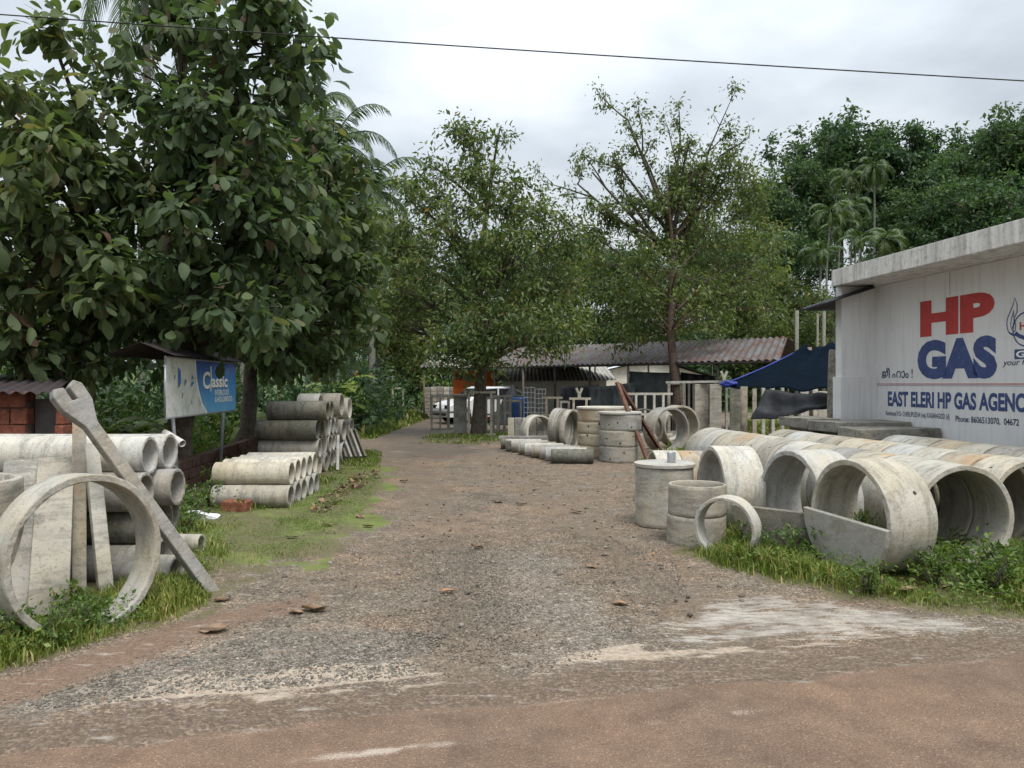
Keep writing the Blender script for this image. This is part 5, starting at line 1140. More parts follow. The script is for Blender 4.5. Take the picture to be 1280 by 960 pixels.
# bare upper branches with sparse small leaves
mb = MB(); r = np.random.default_rng(5); C = []
def branch(p, q, r0, dep):
    p, q = Vector(p), Vector(q); m_ = p.lerp(q, .5)+Vector(r.normal(size=3)*.07*(q-p).length); pts = bez(p, m_, q, 6); mb.tube(pts, [r0*(1-.65*i/6) for i in range(7)], 6)
    if dep == 0: C.append(q); C.append(pts[4]); return
    for k in range(3+dep):
        i = 2+int(r.random()*4.9); s = pts[min(i, 6)]; dd = (q-p).normalized()*.65+Vector(r.normal(size=3))*.42; dd.z = dd.z*.8+.12
        branch(s, s+dd*(q-p).length*r.uniform(.22, .42), r0*.42, dep-1)
    C.append(q)
sp0 = at(838, 310, 25.6)
for (px, py, dy) in ((785, 150, .3), (722, 230, .0), (770, 225, .6), (805, 195, -.5), (850, 185, .4), (885, 190, -.3), (912, 215, .3), (750, 265, -.4), (870, 205, -.8), (835, 215, .9), (765, 195, .2), (900, 195, .5), (740, 215, -.2), (860, 175, -.4)):
    branch(sp0+Vector((r.uniform(-.2, .2), 0, r.uniform(-.4, .4))), at(px, py, 25.6+dy), .075, 2)
keep(mb.build('bare_branches', M['bark']), tt)
C = [c for c in C if r.random() < .62]
keep(link('sparse_leaves', cluster_leaves('sparse', C, 22, .26, .125, T_MID, 77, droop=.3, tint_bias=-.05), M['mango']), tt)

# ---------- generic forest crowns, copied
def proto_tree(kind, seed, H_, Rr, n_lobes, nper, size, mat, bark, spread=.55, tpl=T_SML, ncl=9, trunk_h=.4):
    r = np.random.default_rng(seed); lobes = []
    for i in range(n_lobes):
        a = r.uniform(0, 6.28); q = r.random()**.6; z = H_*(trunk_h+(.92-trunk_h)*r.random()); k = math.sin(math.pi*min(1, (z/H_-trunk_h*.8)/(1.02-trunk_h*.8)))**.6
        rr = Rr*.42*r.uniform(.75, 1.2); lobes.append((math.cos(a)*q*Rr*k*.8, math.sin(a)*q*Rr*k*.8, z, rr, rr, rr*.8, ncl))
    lobes.append((0, 0, H_*.9, Rr*.4, Rr*.4, Rr*.3, ncl))
    return make_tree(kind, None, 'tree', None, (0, 0), H_*.022, H_*.25, lobes, dict(nper=nper, spread=spread, size=size, tpl=tpl, droop=.2), bark, mat, seed)
protos = [proto_tree('forest_tree', 101, 14, 4.6, 22, 75, .30, M['forest'], M['bark'], .55), proto_tree('forest_tree', 102, 12, 4.0, 19, 75, .28, M['forest'], M['palm_bark'], .5),
          proto_tree('forest_tree', 103, 16, 4.4, 24, 75, .32, M['forest'], M['bark'], .55, trunk_h=.45), proto_tree('forest_tree', 104, 10, 3.6, 17, 75, .24, M['mango'], M['palm_bark'], .48, trunk_h=.3)]
used = set()
FT = []   # px of the trunk, y of the top, Y, proto, label
def put(kind_i, px, ytop, Y_, label, group):
    H_ = (14, 12, 16, 10)[kind_i]; x = (px-CX)*Y_/F; gz = float(gheight(np.array([x]), np.array([Y_]))[0]); s = (at(px, ytop, Y_).z-gz)/(H_*1.0)
    if kind_i in used: o = copy_tree(protos[kind_i])
    else: o = protos[kind_i]; used.add(kind_i)
    o.location = (x, Y_, gz-.1); o.scale = (s*random.uniform(.9, 1.15), s*random.uniform(.9, 1.15), s); o.rotation_euler = (0, 0, random.uniform(0, 6.28))
    tag(o, label, 'tree', group)
    if label is None and 'label' in o.keys(): del o['label']
    return o
random.seed(8)
GH = 'dense trees on the hillside at the right'
for k, (ki, px, yt, Y_, lab) in enumerate([
    (0, 1050, 138, 72, 'dark dense tree with the highest crown at the left shoulder of the hill'), (2, 1100, 150, 74, 'dark hill tree just right of the left shoulder crown, behind the palms'), (0, 1150, 150, 72, 'dark broad crown in the middle of the hill skyline'),
    (1, 1190, 182, 66, 'lower rounded crown where the hill skyline dips'), (2, 1245, 150, 66, 'tall dark crown right of the dip in the hill skyline'), (0, 1290, 125, 64, 'highest dark crown at the right picture edge on the hill'), (2, 1340, 120, 62, 'dark crown cut by the right picture edge'),
    (1, 1010, 205, 66, 'fresher green crown stepping down left of the high dark crowns'), (1, 968, 212, 64, 'fresher green crown just right of the twiggy tree'), (3, 930, 250, 58, 'small light crown showing behind the twiggy tree on its right'),
    (0, 1130, 235, 58, 'dark crown halfway down the hill above the roof slab'), (1, 1180, 225, 56, 'rounded mid-hill crown right of the palms'), (0, 1240, 215, 52, 'large glossy crown low on the hill behind the roof, near the picture edge'), (2, 1295, 230, 50, 'crown right behind the roof slab at the picture edge'),
    (3, 1200, 300, 44, 'light green rounded crown just above the middle of the roof slab'), (3, 1150, 315, 42, 'small bushy crown above the roof slab right of the palms'), (1, 1000, 290, 54, 'dark crown behind the palms, low at the foot of the hill'), (3, 985, 345, 44, 'bushy crown at the hill foot behind the rusted roof end'),
    (1, 1080, 320, 50, 'dark crown behind the lowest palms'), (3, 1040, 370, 40, 'low bushy crown behind the awning of the white building')]):
    put(ki, px, yt, Y_, lab, GH)
GB = 'trees closing the view behind the yard'
for k, (ki, px, yt, Y_) in enumerate([(1, 440, 300, 52), (3, 470, 250, 34), (0, 500, 290, 60), (3, 545, 350, 50), (2, 590, 300, 62), (1, 640, 290, 56), (3, 690, 300, 46), (0, 735, 285, 60), (1, 780, 300, 50), (3, 825, 330, 46), (2, 870, 270, 62), (1, 920, 300, 54), (3, 950, 330, 44), (1, 395, 330, 44), (0, 350, 300, 46), (3, 300, 330, 38), (1, 250, 290, 42), (0, 200, 310, 40), (2, 140, 300, 42), (3, 90, 330, 34), (1, 40, 300, 36), (0, -20, 290, 38), (1, -90, 280, 36), (3, 500, 400, 62), (1, 455, 400, 66), (3, 530, 420, 56)]):
    side = 'left of the drive' if px < 455 else ('at the end of the drive' if px < 560 else 'behind the long shed')
    zone = 'behind the teaks' if px < 400 else ''
    lab = f"{ORD[k % 12]} {'tall' if ki != 3 else 'bushy'} background tree {side}{', ' + zone if zone else ''}, {'upper' if k % 2 else 'lower'} rank" if False else None
    n_ = k
    base_l = ['first', 'second', 'third', 'fourth', 'fifth', 'sixth', 'seventh', 'eighth', 'ninth', 'tenth', 'eleventh', 'twelfth', 'thirteenth', 'fourteenth']
    grp_list = put.cnt = getattr(put, 'cnt', {}); key = side; grp_list[key] = grp_list.get(key, 0)
    put(ki, px, yt, Y_, None, GB); FT.append((COL.objects[-1], px, side))
sides = {}
roots = [o for o in COL.objects if o.name.startswith('forest_tree') and o.parent is None and not o.get('label')]
for o in sorted(roots, key=lambda q: q.location.x/q.location.y):
    px = 640+F*o.location.x/o.location.y; side = 'left of the drive behind the teaks' if px < 430 else ('closing the end of the drive' if px < 560 else 'behind the yard and the long shed')
    sides[side] = sides.get(side, 0)+1; k = sides[side]-1
    o['label'] = f'{base_l[k]} dark green background tree from the left {side}'
# ---------- palms
def frond(mb, tv, base, az, el, Ln, droop, leafw, nl, r, leaflen):
    pts = []; p = Vector(base); e = el
    seg = 9
    for i in range(seg+1):
        pts.append(p.copy()); d = Vector((math.cos(az)*math.cos(e), math.sin(az)*math.cos(e), math.sin(e))); p = p+d*Ln/seg; e -= droop/seg*(1+i*.15)
    V = []; Fc = []; T = []
    for i in range(nl):
        t = .12+.88*i/nl; q = t*seg; a = pts[int(q)].lerp(pts[min(seg, int(q)+1)], q % 1); d = (pts[min(seg, int(q)+1)]-pts[int(q)]).normalized()
        side = d.cross(Vector((0, 0, 1))).normalized(); ll = leaflen*math.sin(math.pi*(.15+.8*t))**.6
        for s in (-1, 1):
            dr = (side*s*.8+d*.55+Vector((0, 0, -.35-.35*r.random()))).normalized(); tip = a+dr*ll; w = d*leafw*.5; o = len(V)
            mid = a+dr*ll*.5+Vector((0, 0, .06*ll)); V += [a-w*.6, a+w*.6, mid+w, mid-w, tip]; Fc += [(o, o+1, o+2, o+3), (o+3, o+2, o+4)]
            tn = .35+.4*r.random(); T += [tn]*5
    return pts, V, Fc, T
def palm(kind, label, group, H_, tr, nf, Ln, droop, leafw, nl, leaflen, seed, elr=(-.3, 1.2), crownshaft=False):
    r = random.Random(seed); root = empty(kind, (0, 0, 0)); tag(root, label, 'palm', group); mb = MB()
    mb.tube([(0.1*math.sin(i*.7+seed), .08*math.sin(i*.5), H_*i/9) for i in range(10)], [tr*(1.25 if i == 0 else 1-.03*i) for i in range(10)], 9)
    top = Vector((0.1*math.sin(6.3+seed), .08*math.sin(4.5), H_)); keep(mb.build('trunk', M['palm_bark']), root)
    V = []; Fc = []; T = []; rb = MB()
    for k in range(nf):
        az = k*2.399+r.uniform(-.2, .2); el = elr[0]+(elr[1]-elr[0])*(k/nf)+r.uniform(-.1, .1)
        pts, v_, f_, t_ = frond(rb, None, top+Vector((0, 0, .1)), az, el, Ln*r.uniform(.85, 1.1), droop*(1.2-.4*k/nf), leafw, nl, r, leaflen)
        o = len(V); V += v_; Fc += [tuple(i+o for i in f) for f in f_]; T += [x+(.25 if el < .1 and r.random() < .3 else 0) for x in t_]
        rb.tube(pts, [.03*(1-.08*i) for i in range(len(pts))], 5)
    me = bpy.data.meshes.new('fronds'); me.from_pydata([tuple(v) for v in V], [], Fc); me.update(); a = me.attributes.new('tint', 'FLOAT', 'POINT'); a.data.foreach_set('value', np.array(T, dtype=np.float32))
    fr = keep(link('fronds', me, M['palm']), root); keep(rb.build('frond_stems', M['palm']), fr)
    if crownshaft: mb = MB(); mb.tube([top-Vector((0, 0, .6)), top-Vector((0, 0, .3)), top+Vector((0, 0, .15))], [tr, tr*1.5, tr*.9], 9); keep(mb.build('crownshaft', plain('palm_crownshaft', (.16, .22, .07), .5)), root)
    return root
coco = palm('coconut_palm', None, 'coconut palms beyond the teaks', 8, .14, 20, 2.9, 1.5, .05, 44, .62, 3)
areca = palm('areca_palm', None, 'slender areca palms', 8, .06, 10, 1.5, 1.9, .045, 26, .42, 4, (-.1, 1.3), True)
def put_palm(proto, first, px, ycrown, Y_, label, group, Hs=8.0, sc=None):
    x = (px-CX)*Y_/F; gz = float(gheight(np.array([x]), np.array([Y_]))[0]); h_ = at(px, ycrown, Y_).z-gz
    o = proto if first else copy_tree(proto); s = sc or 1.0
    o.location = (x, Y_, gz); o.scale = (s, s, h_/Hs); o.rotation_euler = (0, 0, random.uniform(0, 6.28)); tag(o, label, 'palm', group)
for k, (px, yc, Y_, lab) in enumerate([(462, 245, 30, 'coconut palm whose fronds show against the sky right of the teaks'), (418, 190, 30, 'coconut palm with drooping frond tips just above the right edge of the teaks'), (300, 235, 27, 'coconut palm glimpsed through the middle of the teak crowns'), (180, -25, 22, 'coconut palm crown cut by the top picture edge behind the teaks'), (385, 150, 33, 'coconut palm behind the top right teak branches')]):
    put_palm(coco, k == 0, px, yc, Y_, lab, 'coconut palms beyond the teaks')
kk = 0
for (px, yc, Y_, lab) in [(1036, 268, 48, 'slim areca palm, leftmost with a bright trunk above the awning'), (1092, 215, 54, 'highest areca palm in front of the dark hill crowns'), (1062, 225, 56, 'drooping areca palm left of the highest one'), (1068, 262, 50, 'areca palm in the centre of the palm group'), (1076, 300, 44, 'low dark areca palm just above the roof corner'), (1108, 302, 42, 'low bright areca palm right of the roof corner'), (1024, 318, 44, 'short areca palm left of the bright trunk'), (962, 300, 46, 'areca palm in the edge of the twiggy tree crown'), (1050, 285, 50, 'thin areca palm beside the bright trunk')]:
    put_palm(areca, kk == 0, px, yc, Y_, lab, 'slender areca palms on the right', sc=1.35); kk += 1
for k, px in enumerate((48, 64, 79, 103, 118, 126, 133, 146, 165)):
    put_palm(areca, False, px, 330-(k*37) % 60, 20+(k*13) % 7, f'{ORD[k]} thin pale areca trunk from the left under the teaks', 'thin areca palms behind the teaks')
# ---------- bushes, banana plants
def bush_mesh(seed, ncl, nper, size, tpl, rr, hh, spread=.14, droop=.2, w=1.0, bias=0):
    r = np.random.default_rng(seed); C = np.stack([r.normal(size=ncl)*rr*.5, r.normal(size=ncl)*rr*.5, np.abs(r.normal(size=ncl))*hh*.5+.08], 1)
    return cluster_leaves('foliage', C, nper, spread, size, tpl, seed, droop=droop, wscale=w, tint_bias=bias), C
def bush(name, x, y, z, me, C, mat, label, group, sc=1.0, cat='bush'):
    root = empty(name, (x, y, z)); root.rotation_euler = (0, 0, random.uniform(0, 6.28)); root.scale = (sc,)*3; tag(root, label, cat, group)
    if not hasattr(bush, 'st'): bush.st = {}
    if me.name not in bush.st:
        mb = MB()
        for c in C[:14]: mb.tube([(c[0]*.15, c[1]*.15, -.03), (c[0]*.6, c[1]*.6, c[2]*.6), tuple(c)], [.012, .009, .005], 5)
        m_ = mb.mesh('stems'); m_.materials.append(M['bark']); bush.st[me.name] = m_
    f_ = bpy.data.objects.new('foliage', me); COL.objects.link(f_); f_.parent = root
    if len(me.materials) == 0: me.materials.append(mat)
    s_ = bpy.data.objects.new('stems', bush.st[me.name]); COL.objects.link(s_); s_.parent = root
    return root
bB, cB = bush_mesh(301, 70, 16, .13, T_MID, 1.0, 1.5, .2); bB.materials.append(M['bright'])
bD, cD = bush_mesh(302, 90, 18, .17, T_MID, 1.3, 2.0, .25); bD.materials.append(M['forest'])
random.seed(31)
for k in range(16):      # bright shrubs right behind the boundary wall
    y = 10.3+k*.62; x = -5.7-(y-10)*.085-random.uniform(0, 1.0); bush('shrub', x, y, 0, bB, cB, M['bright'], f"{base_l[k] if k < 14 else ('fifteenth', 'sixteenth')[k-14]} bright green shrub from the road behind the boundary wall", 'bright shrubs behind the boundary wall', random.uniform(.45, .8))
nb = 0
for k, (px, Y_, s) in enumerate([(20, 15, .9), (70, 17, 1), (120, 16, .9), (170, 18, 1), (220, 17, .9), (270, 19, 1), (320, 20, 1), (370, 22, 1.1), (415, 24, 1.1), (440, 32, 1.3), (-30, 14, 1), (466, 29.3, .95)]):
    x = (px-CX)*Y_/F; bush('shrub', x, Y_, 0, bD, cD, M['forest'], f'{ORD[k]} dark tall shrub from the left in the undergrowth below the teaks', 'dark undergrowth shrubs below the teaks', s*1.1)
for k, px in enumerate(list(range(430, 570, 22))+list(range(580, 1080, 30))):
    Y_ = (58 if px < 560 else 46)+random.uniform(-3, 3); x = (px-CX)*Y_/F; gz = float(gheight(np.array([x]), np.array([Y_]))[0])
    nmb = k+1; bush('shrub', x, Y_, gz, bD if k % 3 else bB, cD if k % 3 else cB, None, f"{['first','second','third','fourth','fifth','sixth','seventh','eighth','ninth','tenth','eleventh','twelfth','thirteenth','fourteenth','fifteenth','sixteenth','seventeenth','eighteenth','nineteenth','twentieth','twenty-first','twenty-second','twenty-third','twenty-fourth','twenty-fifth'][k]} shrub from the left in the undergrowth behind the yard", 'undergrowth shrubs behind the yard', random.uniform(1.5, 2.3))
bW, cW_ = bush_mesh(303, 26, 9, .07, T_MID, .28, .30, .06, w=1.2); bW.materials.append(M['bright'])
bG, cG_ = bush_mesh(304, 30, 10, .055, T_MID, .3, .24, .06, w=1.1, bias=-.2); bG.materials.append(M['bright'])
weeds = [(95, 772, 'leafy weed growing up inside the big roadside ring', .62, 0), (120, 790, 'low weed at the foot of the big roadside ring', .6, 1), (218, 640, 'leafy weed left of the near sign pole foot', 1.1, 0), (240, 648, 'weed patch around the near sign pole foot', 1.0, 1), (262, 636, 'weed against the end of the two-layer stack', .9, 1), (285, 612, 'tall weed climbing the boundary wall behind the sign', 1.2, 0), (228, 668, 'low weed behind the two short pipes', .8, 1), (60, 808, 'low weed at the roadside left of the big ring foot', .6, 1), (15, 815, 'low weed at the left picture edge by the road', .7, 1),
         (1170, 735, 'dense weed clump at the near foot of the front cream ring', .75, 1), (1135, 722, 'weed tuft between half-round slab and cream ring', .8, 1), (1000, 705, 'weed growing in the gap between the two half-round slabs', .9, 1), (940, 690, 'low weed at the foot of the rough half slab', .8, 1), (960, 700, 'second low weed before the rough half slab', .7, 1), (1230, 745, 'weed clump before the dark ring mouth at the right', .9, 1), (1265, 735, 'weed clump at the right picture edge before the rings', 1, 1), (1085, 745, 'low spreading weed below the half-round slab', .7, 1), (895, 672, 'weed growing through the thin half-sunk ring', .7, 1), (1205, 700, 'weed in the shade of the dark ring mouth', .7, 1)]
for k, (px, py, lab, s, b_) in enumerate(weeds):
    p = gp(px, py); bush('weed', p.x, p.y, .01, (bW, bG)[b_], (cW_, cG_)[b_], None, lab, 'leafy weeds', s, 'weed')
bush('weed', 2.95, 6.35, .42, bW, cW_, None, 'small weed sprouting above the straight top edge of the half-round slab', 'leafy weeds', .35, 'weed')
def banana(x, y, label, sc=1.0, seed=0, tilt=0):
    sc *= .78
    r = random.Random(seed); root = empty('banana_plant', (x, y, 0)); root.scale = (sc,)*3; tag(root, label, 'plant', 'banana plants on the left'); mb = MB(); mb.tube([(0, 0, 0), (.02, 0, .6), (0, 0, 1.2)], [.11, .09, .05], 9)
    k_ = mb.build('stem', M['palm_bark']); k_.parent = root
    for k in range(8):
        az = k*2.4+r.uniform(-.3, .3); el = 1.2-.1*k; Ln = r.uniform(1.1, 1.6); p = Vector((0, 0, 1.1)); V = []; seg = 10; e = el; T = []
        for i in range(seg+1):
            t = i/seg; d = Vector((math.cos(az)*math.cos(e), math.sin(az)*math.cos(e), math.sin(e))); sd_ = Vector((-math.sin(az), math.cos(az), 0)); w = .24*math.sin(math.pi*min(1, t*.93+.05))**.55*(1 if i else .1)*r.uniform(.8, 1.05)
            V += [p+sd_*w-Vector((0, 0, w*.35)), p+Vector((0, 0, .0)), p-sd_*w-Vector((0, 0, w*.35))]; p = p+d*Ln/seg; e -= 1.9/seg; tv = .55+.35*r.random()*(1 if k < 6 else 1.3); T += [tv]*3
        fs = [(3*i+j, 3*i+j+1, 3*i+j+4, 3*i+j+3) for i in range(seg) for j in (0, 1)]
        me = bpy.data.meshes.new('leaf'); me.from_pydata([tuple(v) for v in V], [], fs); me.update(); a = me.attributes.new('tint', 'FLOAT', 'POINT'); a.data.foreach_set('value', np.array(T, dtype=np.float32))
        o = link('leaf', me, M['bright']); o.parent = root
for k, (px, Y_, s, lab) in enumerate([(125, 11.5, .85, 'bright banana plant behind the forked post head'), (160, 12.2, .75, 'banana plant with yellowing leaves right of the forked post'), (100, 13, .9, 'banana plant farther back behind the laterite hut'), (432, 24, 1.0, 'banana plant with long leaves hanging over the far drive edge'), (410, 24, 1.3, 'banana plant behind the tall pipe stack'), (425, 28, 1.5, 'banana plant farthest along the left drive edge'), (330, 16.5, .8, 'low banana plant left of the tall pipe stack'), (180, 14, .8, 'small banana plant between the trunks left of the sign')]):
    banana((px-CX)*Y_/F, Y_, lab, s, k)

# ---------- grass
def scatter_poly(poly, n, r):
    xs_ = [p[0] for p in poly]; ys_ = [p[1] for p in poly]; out = np.zeros((0, 2))
    while len(out) < n:
        q = np.stack([r.uniform(min(xs_), max(xs_), n), r.uniform(min(ys_), max(ys_), n)], 1); q = q[sdpoly(q[:, 0], q[:, 1], poly) > 0]; out = np.concatenate([out, q])
    return out[:n]
def grass(name, poly, n, h0, h1, seed, dens=None, w=.0036, tb=0.0):
    r = np.random.default_rng(seed); q = scatter_poly(poly, n, r); 
    if dens is not None: q = q[r.random(len(q)) < dens(q[:, 0], q[:, 1])]
    n = len(q); z = gheight(q[:, 0], q[:, 1]); hn = fbm(q[:, 0]*1.8, q[:, 1]*1.8, 3, seed); hh = (h0+(h1-h0)*r.random(n)**1.6)*(.35+1.3*sm(hn, .3, .7))
    ed = sm(sdpoly(q[:, 0], q[:, 1], poly), -.02, .22); hh = hh*(.4+.6*ed)
    az = r.uniform(0, 6.283, n); d = np.stack([np.cos(az), np.sin(az), np.zeros(n)], 1); s = np.stack([-np.sin(az), np.cos(az), np.zeros(n)], 1); lean = r.uniform(.15, .9, (n, 1)); b0_ = np.stack([q[:, 0], q[:, 1], z-.01], 1)
    ww = w*(.7+.8*r.random((n, 1)))*np.sqrt(hh/.08).reshape(-1, 1); H3 = hh.reshape(-1, 1); up = np.array([[0, 0, 1.0]])
    m_ = b0_+up*H3*.55+d*H3*lean*.25; t_ = b0_+up*H3*(1-.35*lean)+d*H3*lean*.8
    V = np.stack([b0_-s*ww, b0_+s*ww, m_+s*ww*.8, m_-s*ww*.8, t_], 1).reshape(-1, 3); i = (np.arange(n)*5)[:, None]
    tn = np.clip(r.beta(2, 2.5, n)+(fbm(q[:, 0]*1.2, q[:, 1]*1.2, 2, seed+3)-.5)*.9+tb, 0, .9); tn = np.where(r.random(n) < .11, 1, tn)
    me = np_mesh(name, V, [i+np.array([[0, 1, 2, 3]]), i+np.array([[3, 2, 4]])], np.repeat(tn, 5)); return tag(link(name, me, M['grass']), kind='stuff')
gR = gpoly((842, 690), (900, 712), (985, 733), (1080, 750), (1180, 768), (1500, 785), (1500, 650), (1150, 660), (950, 650), (905, 668))
grass('verge_grass', gR, 90000, .03, .16, 1, lambda x, y: .25+.75*sm(sdpoly(x, y, gR)+(fbm(x*3, y*3, 3, 8)-.5)*.3, -.02, .22), tb=.02)
gL = gpoly((-200, 915), (0, 845), (120, 806), (200, 785), (262, 758), (272, 700), (240, 690), (225, 720), (160, 740), (-200, 800))
grass('verge_grass', gL, 28000, .03, .13, 2, lambda x, y: .2+.8*sm(sdpoly(x, y, gL)+(fbm(x*3, y*3, 3, 18)-.5)*.35, -.05, .25))
grass('moss_grass', P_GL, 85000, .012, .045, 3, lambda x, y: np.clip(sm(sdpoly(x, y, P_MOSS)+(fbm(x*2.2, y*2.2, 4, 12)-.5)*1.2, -.15, .3)*.9+.12, 0, 1)*(y < 13), w=.0032, tb=.05)
grass('weed_grass', gpoly((205, 720), (262, 735), (300, 705), (262, 650), (260, 640), (380, 645), (385, 625), (200, 615), (195, 700)), 9000, .03, .13, 4)
grass('weed_grass', gpoly((395, 620), (440, 590), (475, 590), (478, 565), (440, 565), (380, 600)), 9000, .03, .10, 5, w=.007)
grass('far_grass', [(-4.6, 22), (-4.0, 22), (-3.9, 36), (-6.5, 46), (-8, 46), (-5.5, 30)], 9000, .08, .3, 6, w=.02, tb=.1)
grass('yard_grass', gpoly((525, 546), (565, 540), (640, 541), (650, 549), (590, 556), (535, 553)), 5000, .03, .1, 7, w=.01)
grass('yard_grass', gpoly((800, 590), (830, 592), (880, 565), (930, 545), (925, 540), (870, 545), (800, 575)), 8000, .04, .2, 8, w=.009, tb=.05)
grass('yard_grass', gpoly((920, 556), (1000, 560), (1000, 528), (930, 528)), 6000, .05, .25, 9, w=.012, tb=.05)
def cover(name, poly, n, size, h, seed, mat):
    r = np.random.default_rng(seed); q = scatter_poly(poly, n, r); dn = fbm(q[:, 0]*2.4, q[:, 1]*2.4, 3, seed+40); q = q[r.random(len(q)) < sm(dn, .35, .6)*sm(sdpoly(q[:, 0], q[:, 1], poly), 0, .2)]; n = len(q)
    P = np.stack([q[:, 0], q[:, 1], gheight(q[:, 0], q[:, 1])+.01+r.random(n)**1.3*h*(.4+1.2*fbm(q[:, 0]*3, q[:, 1]*3, 2, seed))], 1); Dv = r.normal(size=(n, 3)); Dv[:, 2] = np.abs(Dv[:, 2])*.5
    U = np.array([[0, 0, 1.0]])+r.normal(size=(n, 3))*.5; return tag(link(name, leaves('cover', P, Dv, U, size*r.uniform(.5, 1.4, n), T_MID, np.clip(r.beta(2, 2, n), 0, .93)), mat), kind='stuff')
cover('ground_cover', gR, 26000, .035, .13, 51, M['bright'])
cover('ground_cover', gL, 9000, .032, .10, 52, M['bright'])
cover('ground_cover', gpoly((195, 700), (262, 690), (265, 650), (262, 640), (200, 618)), 5000, .035, .16, 53, M['bright'])
cover('ground_cover', P_MOSS, 12000, .022, .03, 54, M['bright'])
cover('ground_cover', gpoly((1110, 700), (1290, 700), (1290, 760), (1130, 745)), 9000, .045, .20, 55, M['bright'])
# ---------- stones, dry leaves
def pebbles(name, poly, n, s0, s1, seed, pw=2.5):
    r = np.random.default_rng(seed); q = scatter_poly(poly, n, r); bm = bmesh.new(); bmesh.ops.create_icosphere(bm, subdivisions=1, radius=1); tv = np.array([v.co[:] for v in bm.verts]); tf = np.array([[v.index for v in f.verts] for f in bm.faces]); bm.free()
    s = s0+(s1-s0)*r.random(n)**pw; V = tv[None]*(1+r.uniform(-.28, .28, (n, 12, 1)))*np.array([[[1, .8, .55]]]); a = r.uniform(0, 6.28, n); c_, s_ = np.cos(a), np.sin(a)
    X_ = V[:, :, 0]*c_[:, None]-V[:, :, 1]*s_[:, None]; Y_ = V[:, :, 0]*s_[:, None]+V[:, :, 1]*c_[:, None]
    V = np.stack([X_, Y_, V[:, :, 2]], 2)*s[:, None, None]; z = gheight(q[:, 0], q[:, 1]); V[:, :, 0] += q[:, 0:1]; V[:, :, 1] += q[:, 1:2]; V[:, :, 2] += (z+s*.1)[:, None]
    me = np_mesh(name, V.reshape(-1, 3), [(np.arange(n)*12)[:, None, None]+tf[None] if False else ((np.arange(n)*12)[:, None, None]+tf[None]).reshape(-1, 3)], np.repeat(r.beta(2, 2.2, n), 12)); return tag(link(name, me, M['pebble']), kind='stuff')
pebbles('loose_gravel', gpoly((-100, 900), (0, 890), (250, 865), (520, 845), (640, 850), (760, 815), (860, 740), (840, 690), (700, 660), (440, 680), (330, 760), (100, 850)), 20000, .003, .009, 1)
pebbles('loose_gravel', gpoly((-100, 920), (0, 895), (250, 868), (520, 845), (560, 790), (330, 790), (100, 855)), 6000, .004, .013, 2)
pebbles('loose_gravel', gpoly((540, 700), (700, 700), (780, 790), (740, 830), (640, 845), (540, 820)), 4000, .004, .011, 3)
pebbles('loose_stones', gpoly((250, 740), (440, 690), (640, 560), (800, 600), (860, 700), (950, 745), (760, 800), (320, 800)), 900, .008, .03, 4, 3)
pebbles('loose_gravel', [(2.4, 12.7), (5.1, 12.7), (5.1, 15.3), (2.4, 15.3)], 3000, .01, .03, 5)
def dry_leaf_mesh(seed, Ln=.2):
    r = random.Random(seed); V = []; T = []; cu_ = r.uniform(.3, 1.0); nx_, ny_ = 9, 6
    for i in range(nx_+1):
        t = i/nx_; w = .32*math.sin(math.pi*min(1, t*.9+.06))**.8*(1+.12*math.sin(t*17+seed))
        for j in range(ny_+1):
            s = (j/ny_-.5)*2; V.append((Ln*(t-.5), Ln*w*s, Ln*(.10*cu_*s*s+.12*cu_*(t-.4)**2+.03*math.sin(s*6+t*9+seed))+.006)); T.append(min(1, max(0, .45+.3*math.sin(t*5+s*3+seed)+r.uniform(-.1, .1)+(seed % 5-2)*.12)))
    fs = [(i*(ny_+1)+j, i*(ny_+1)+j+1, (i+1)*(ny_+1)+j+1, (i+1)*(ny_+1)+j) for i in range(nx_) for j in range(ny_)]
    me = bpy.data.meshes.new('dry_leaf'); me.from_pydata(V, [], fs); me.update(); a = me.attributes.new('tint', 'FLOAT', 'POINT'); a.data.foreach_set('value', np.array(T, dtype=np.float32)); me.materials.append(M['deadleaf']); return me
DL = [dry_leaf_mesh(s) for s in range(8)]
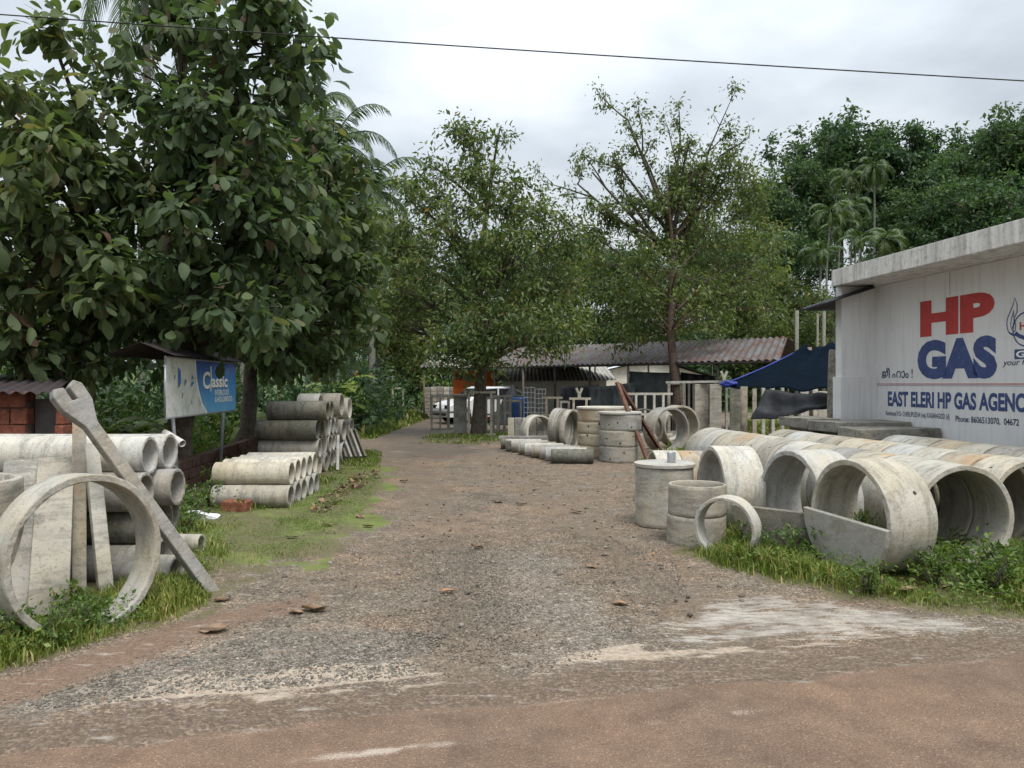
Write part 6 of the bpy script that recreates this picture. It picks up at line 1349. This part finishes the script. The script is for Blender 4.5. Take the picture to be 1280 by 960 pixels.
dl = [(560, 740, 'bright orange dry leaf in the middle of the drive', 4), (740, 709, 'orange flat dry leaf right of the middle of the drive', 4), (775, 756, 'curled pale dry leaf near the front right of the drive', 3), (596, 686, 'dark curled dry leaf in the centre of the drive', 0), (652, 632, 'curled dry leaf in the upper middle of the drive', 2), (622, 629, 'small reddish dry leaf left of the upper middle one', 1), (460, 659, 'folded grey-brown leaf on the edge of the moss', 2), (450, 648, 'long pale leaf scrap at the moss edge', 3), (410, 660, 'brown leaf on the bright moss', 2), (365, 677, 'dark and pale leaf scrap on the moss below the pipe stack', 1), (268, 790, 'large pinkish dry leaf on the red dirt near the left ring', 3), (392, 765, 'large brown flattened leaf at the gravel edge', 2), (370, 768, 'white scrap beside the brown flattened leaf', 3), (278, 752, 'brown leaf at the foot of the forked post', 1), (505, 602, 'dark dry leaf on the far part of the drive', 0), (1080, 745, 'brown curled leaf at the end of the white cement patch', 1), (1135, 750, 'pale pinkish leaf on the grass edge by the cement patch', 3), (935, 705, 'curled brown leaf in grass before the rough half slab', 2), (960, 712, 'darker curled leaf right of the brown one before the half slab', 0), (835, 625, 'dark leaf scrap left of the capped tank', 0), (1215, 722, 'reddish leaf on the grass before the dark ring mouth', 1), (720, 640, 'dim flat leaf on the right half of the drive', 1)]
for k, (px, py, lab, mi) in enumerate(dl):
    p = gp(px, py); o = link('dry_leaf', DL[(mi+8*(k % 2 == 9)) % 8]); s = 1.0 if k not in (10, 11) else 1.5
    if py < 650: s *= 1.15
    o.location = (p.x, p.y, float(gheight(np.array([p.x]), np.array([p.y]))[0])+.012+(.05 if px > 925 and py > 700 and px < 965 or px in (1135, 1215) else 0)); o.rotation_euler = (random.uniform(-.2, .2), random.uniform(-.2, .2), random.uniform(-.6, .6)+(3.14 if k % 2 else 0)); o.scale = (s*.62,)*3; tag(o, lab, 'dry leaf', 'fallen dry leaves on the drive')
r = np.random.default_rng(44)
def litter(name, poly, n, seed, size=.09):
    size *= .8
    r = np.random.default_rng(seed); q = scatter_poly(poly, n, r); P = np.stack([q[:, 0], q[:, 1], gheight(q[:, 0], q[:, 1])+.012+r.random(n)*.02], 1); Dv = r.normal(size=(n, 3)); Dv[:, 2] *= .15; U = np.array([[0, 0, 1.0]])+r.normal(size=(n, 3))*.35
    return tag(link(name, leaves('litter', P, Dv, U, size*r.uniform(.4, 1.5, n), T_BIG, r.random(n)), M['deadleaf']), kind='stuff')
litter('leaf_litter', gpoly((385, 640), (400, 628), (440, 598), (470, 588), (468, 600), (430, 625), (410, 645)), 170, 1, .13)
litter('leaf_litter', gpoly((250, 760), (420, 700), (480, 610), (560, 560), (860, 600), (850, 700), (760, 780), (300, 800)), 260, 2, .035)
litter('leaf_litter', gpoly((880, 700), (1000, 725), (1270, 765), (1270, 745), (1000, 700)), 60, 3, .06)
litter('leaf_litter', gpoly((520, 556), (660, 556), (650, 535), (530, 545)), 250, 4, .10)
print('objects', len(COL.objects), 'verts', sum(len(m_.vertices) for m_ in bpy.data.meshes))
